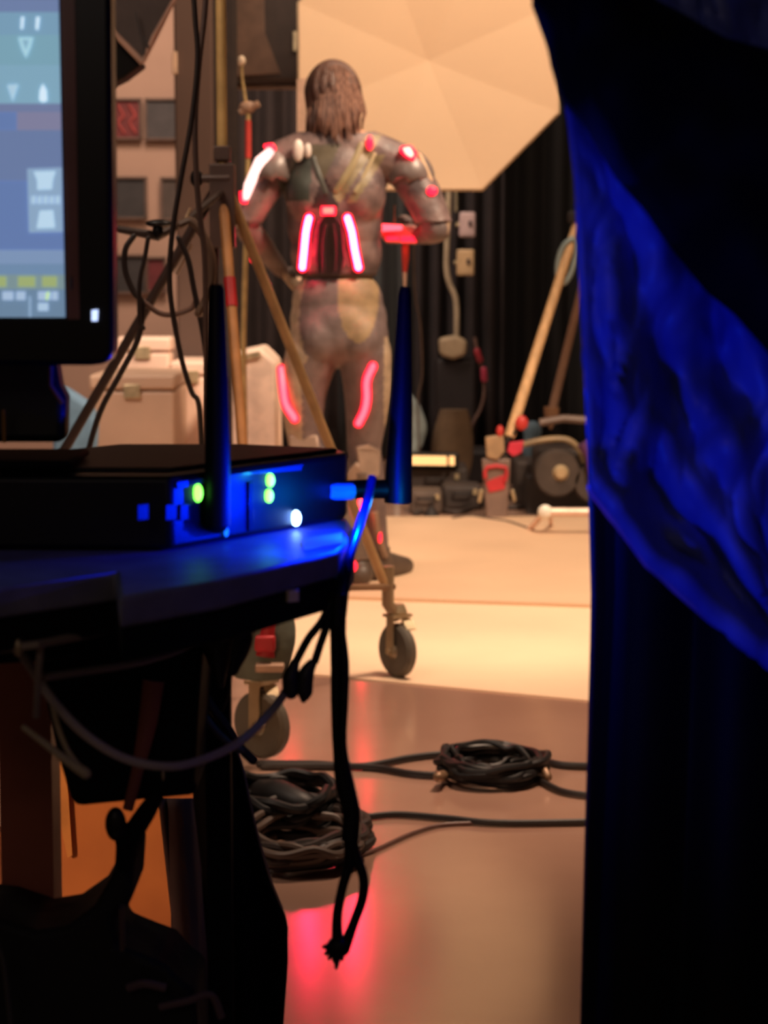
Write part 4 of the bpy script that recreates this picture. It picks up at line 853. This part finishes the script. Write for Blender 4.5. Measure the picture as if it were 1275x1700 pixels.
cable('dangling_cable', [W(x, y, 4.38) for x, y in [(246, 395), (240, 430), (232, 470), (232, 530), (238, 545)]], .005, dc, 'short dark cable hanging from the black arm', 'cables on the rolling stand')
cable('dangling_cable', [W(x, y, 4.42) for x, y in [(236, 500), (265, 520), (290, 522), (318, 512), (325, 500)]], .006, mat('dangling_tan2', (96, 66, 54), .5), 'tan cable sagging across below the loop', 'cables on the rolling stand')
rolling = [o_ for o_ in COL.objects if o_.name == 'rolling_stand'][0]
r = MB().tube([W(150, 374, 4.5), W(195, 380, 4.5), W(262, 392, 4.5), W(310, 366, 4.6), W(366, 320, 4.95)], [.008, .008, .011, .009, .009], n=10, smooth=0).build('clamp_arm', mat('arm_brown', (62, 46, 40), .5), rolling)
MB().ell(W(264, 371, 4.48), (.03, .02, .009)).ell(W(262, 384, 4.48), (.012, .014, .02)).build('knob', black, r)
MB().tube([W(306, 372, 4.4), W(316, 345, 4.4)], [.006, .002], n=8, smooth=0).build('lever', mat('lever_pale', (235, 200, 160), .3, .3), r)
MB().tube([W(292, 455, 4.6), W(318, 405, 4.6)], .005, n=8, smooth=0).build('pale_rod', mat('rod_pale', (175, 145, 125), .4), r)
# ------------------------------------------------------------------ right side: black flat and blue drape
def interp(K, y):
    if y <= K[0][0]: return K[0][1]
    for (y0, x0), (y1, x1) in zip(K, K[1:]):
        if y <= y1: return x0+(x1-x0)*(y-y0)/(y1-y0)
    return K[-1][1]
LE = [(-80, 900), (0, 905), (80, 925), (200, 944), (300, 955), (450, 962), (600, 969), (750, 975), (1000, 981), (1200, 976), (1400, 970), (1700, 963), (2600, 945)]
fm_ = mat('flat_black', (7, 7, 9), .7, spec=.2)
def flatf(u, v):
    py = -900+v*3775; xl = interp(LE, py); return W(xl+(2700-xl)*u, py, 1.42+.01*math.sin(u*70+v*2))
bl = MB().grid(flatf, 200, 60).build('black_curtain', fm_, solid=.01, sharp=80)
tag(bl, 'near black curtain filling the lower right', 'curtain')
DL = [(-60, 890), (0, 893), (80, 922), (200, 941), (300, 953), (450, 960), (600, 968), (750, 975), (810, 984)]
HEM = [(975, 800), (985, 812), (1030, 870), (1080, 938), (1140, 990), (1200, 1045), (1275, 1103), (1500, 1290), (2500, 2050)]
def hemy(x): return interp(HEM, x)
bm_ = mat('drape_blue', (95, 110, 200), .42, scale=9, bump=.25, bscale=14, spec=.35, stretch=(2.2, 1, .7), rgb2=(60, 70, 160))
def drape(u, v):
    # columns fan out from the left edge, rows run from the top down to the hem
    px = 950+1550*u; y = 500
    for _ in range(6):
        yb2 = hemy(px); y = -400+(yb2+400)*v; xl = interp(DL, y); px = xl+(2500-xl)*u
    u = u*1550/500
    a = px*.030 - y*.0095 + 1.6*noise.noise(Vector((px*.004, y*.0035, 2)))
    wx = px*.9+y*.30*noise.noise(Vector((px*.003, y*.003, 4)))
    f = .007*math.sin(a*1.9)*min(1, u*8+.15) + .030*noise.noise(Vector((wx*.010, y*.0045, 1))) + .017*noise.noise(Vector((wx*.024, y*.009, 5))) + .010*abs(noise.noise(Vector((wx*.04, y*.013, 8))))
    f *= min(1, u*9+.25)*min(1, (1-v)*9+.35)
    roll = .018*math.exp(-((v-.985)/.02)**2)
    q_ = W(px, y, 1.25+f-roll+ .10*min(1, u))
    return q_
dr = MB().grid(drape, 330, 210).build('blue_drape', bm_, solid=.004, sharp=85)
tag(dr, 'crumpled blue-lit plastic drape hanging at the right', 'drape')
# black upper swag in front of the blue drape
LO = [(885, 40), (925, 110), (945, 170), (985, 215), (1030, 290), (1080, 345), (1130, 420), (1180, 480), (1230, 520), (1290, 590), (1500, 800), (2500, 1500)]
UP = [(880, -420), (960, -420), (1000, -90), (1040, -20), (1090, 12), (1150, 42), (1200, 70), (1275, 92), (1500, 160), (2500, 500)]
def swag(u, v):
    px = 886+(2480-886)*u
    y0_, y1_ = interp(UP, px), interp(LO, px); y = y0_+(y1_-y0_)*v
    px2 = max(px, interp(DL, y)-1)
    f = .008*math.sin((px+y)*.02)+.01*noise.noise(Vector((px*.01, y*.01, 9)))
    return W(px2, y, 1.16+f+.05*min(1, u*2.6)+.03*(abs(v-.5)*2)**3)
sw = MB().grid(swag, 210, 50).build('black_swag', mat('swag_black', (6, 6, 8), .8, spec=.12), solid=.004, sharp=85)
tag(sw, 'black cloth swag folded across the top of the blue drape', 'cloth')
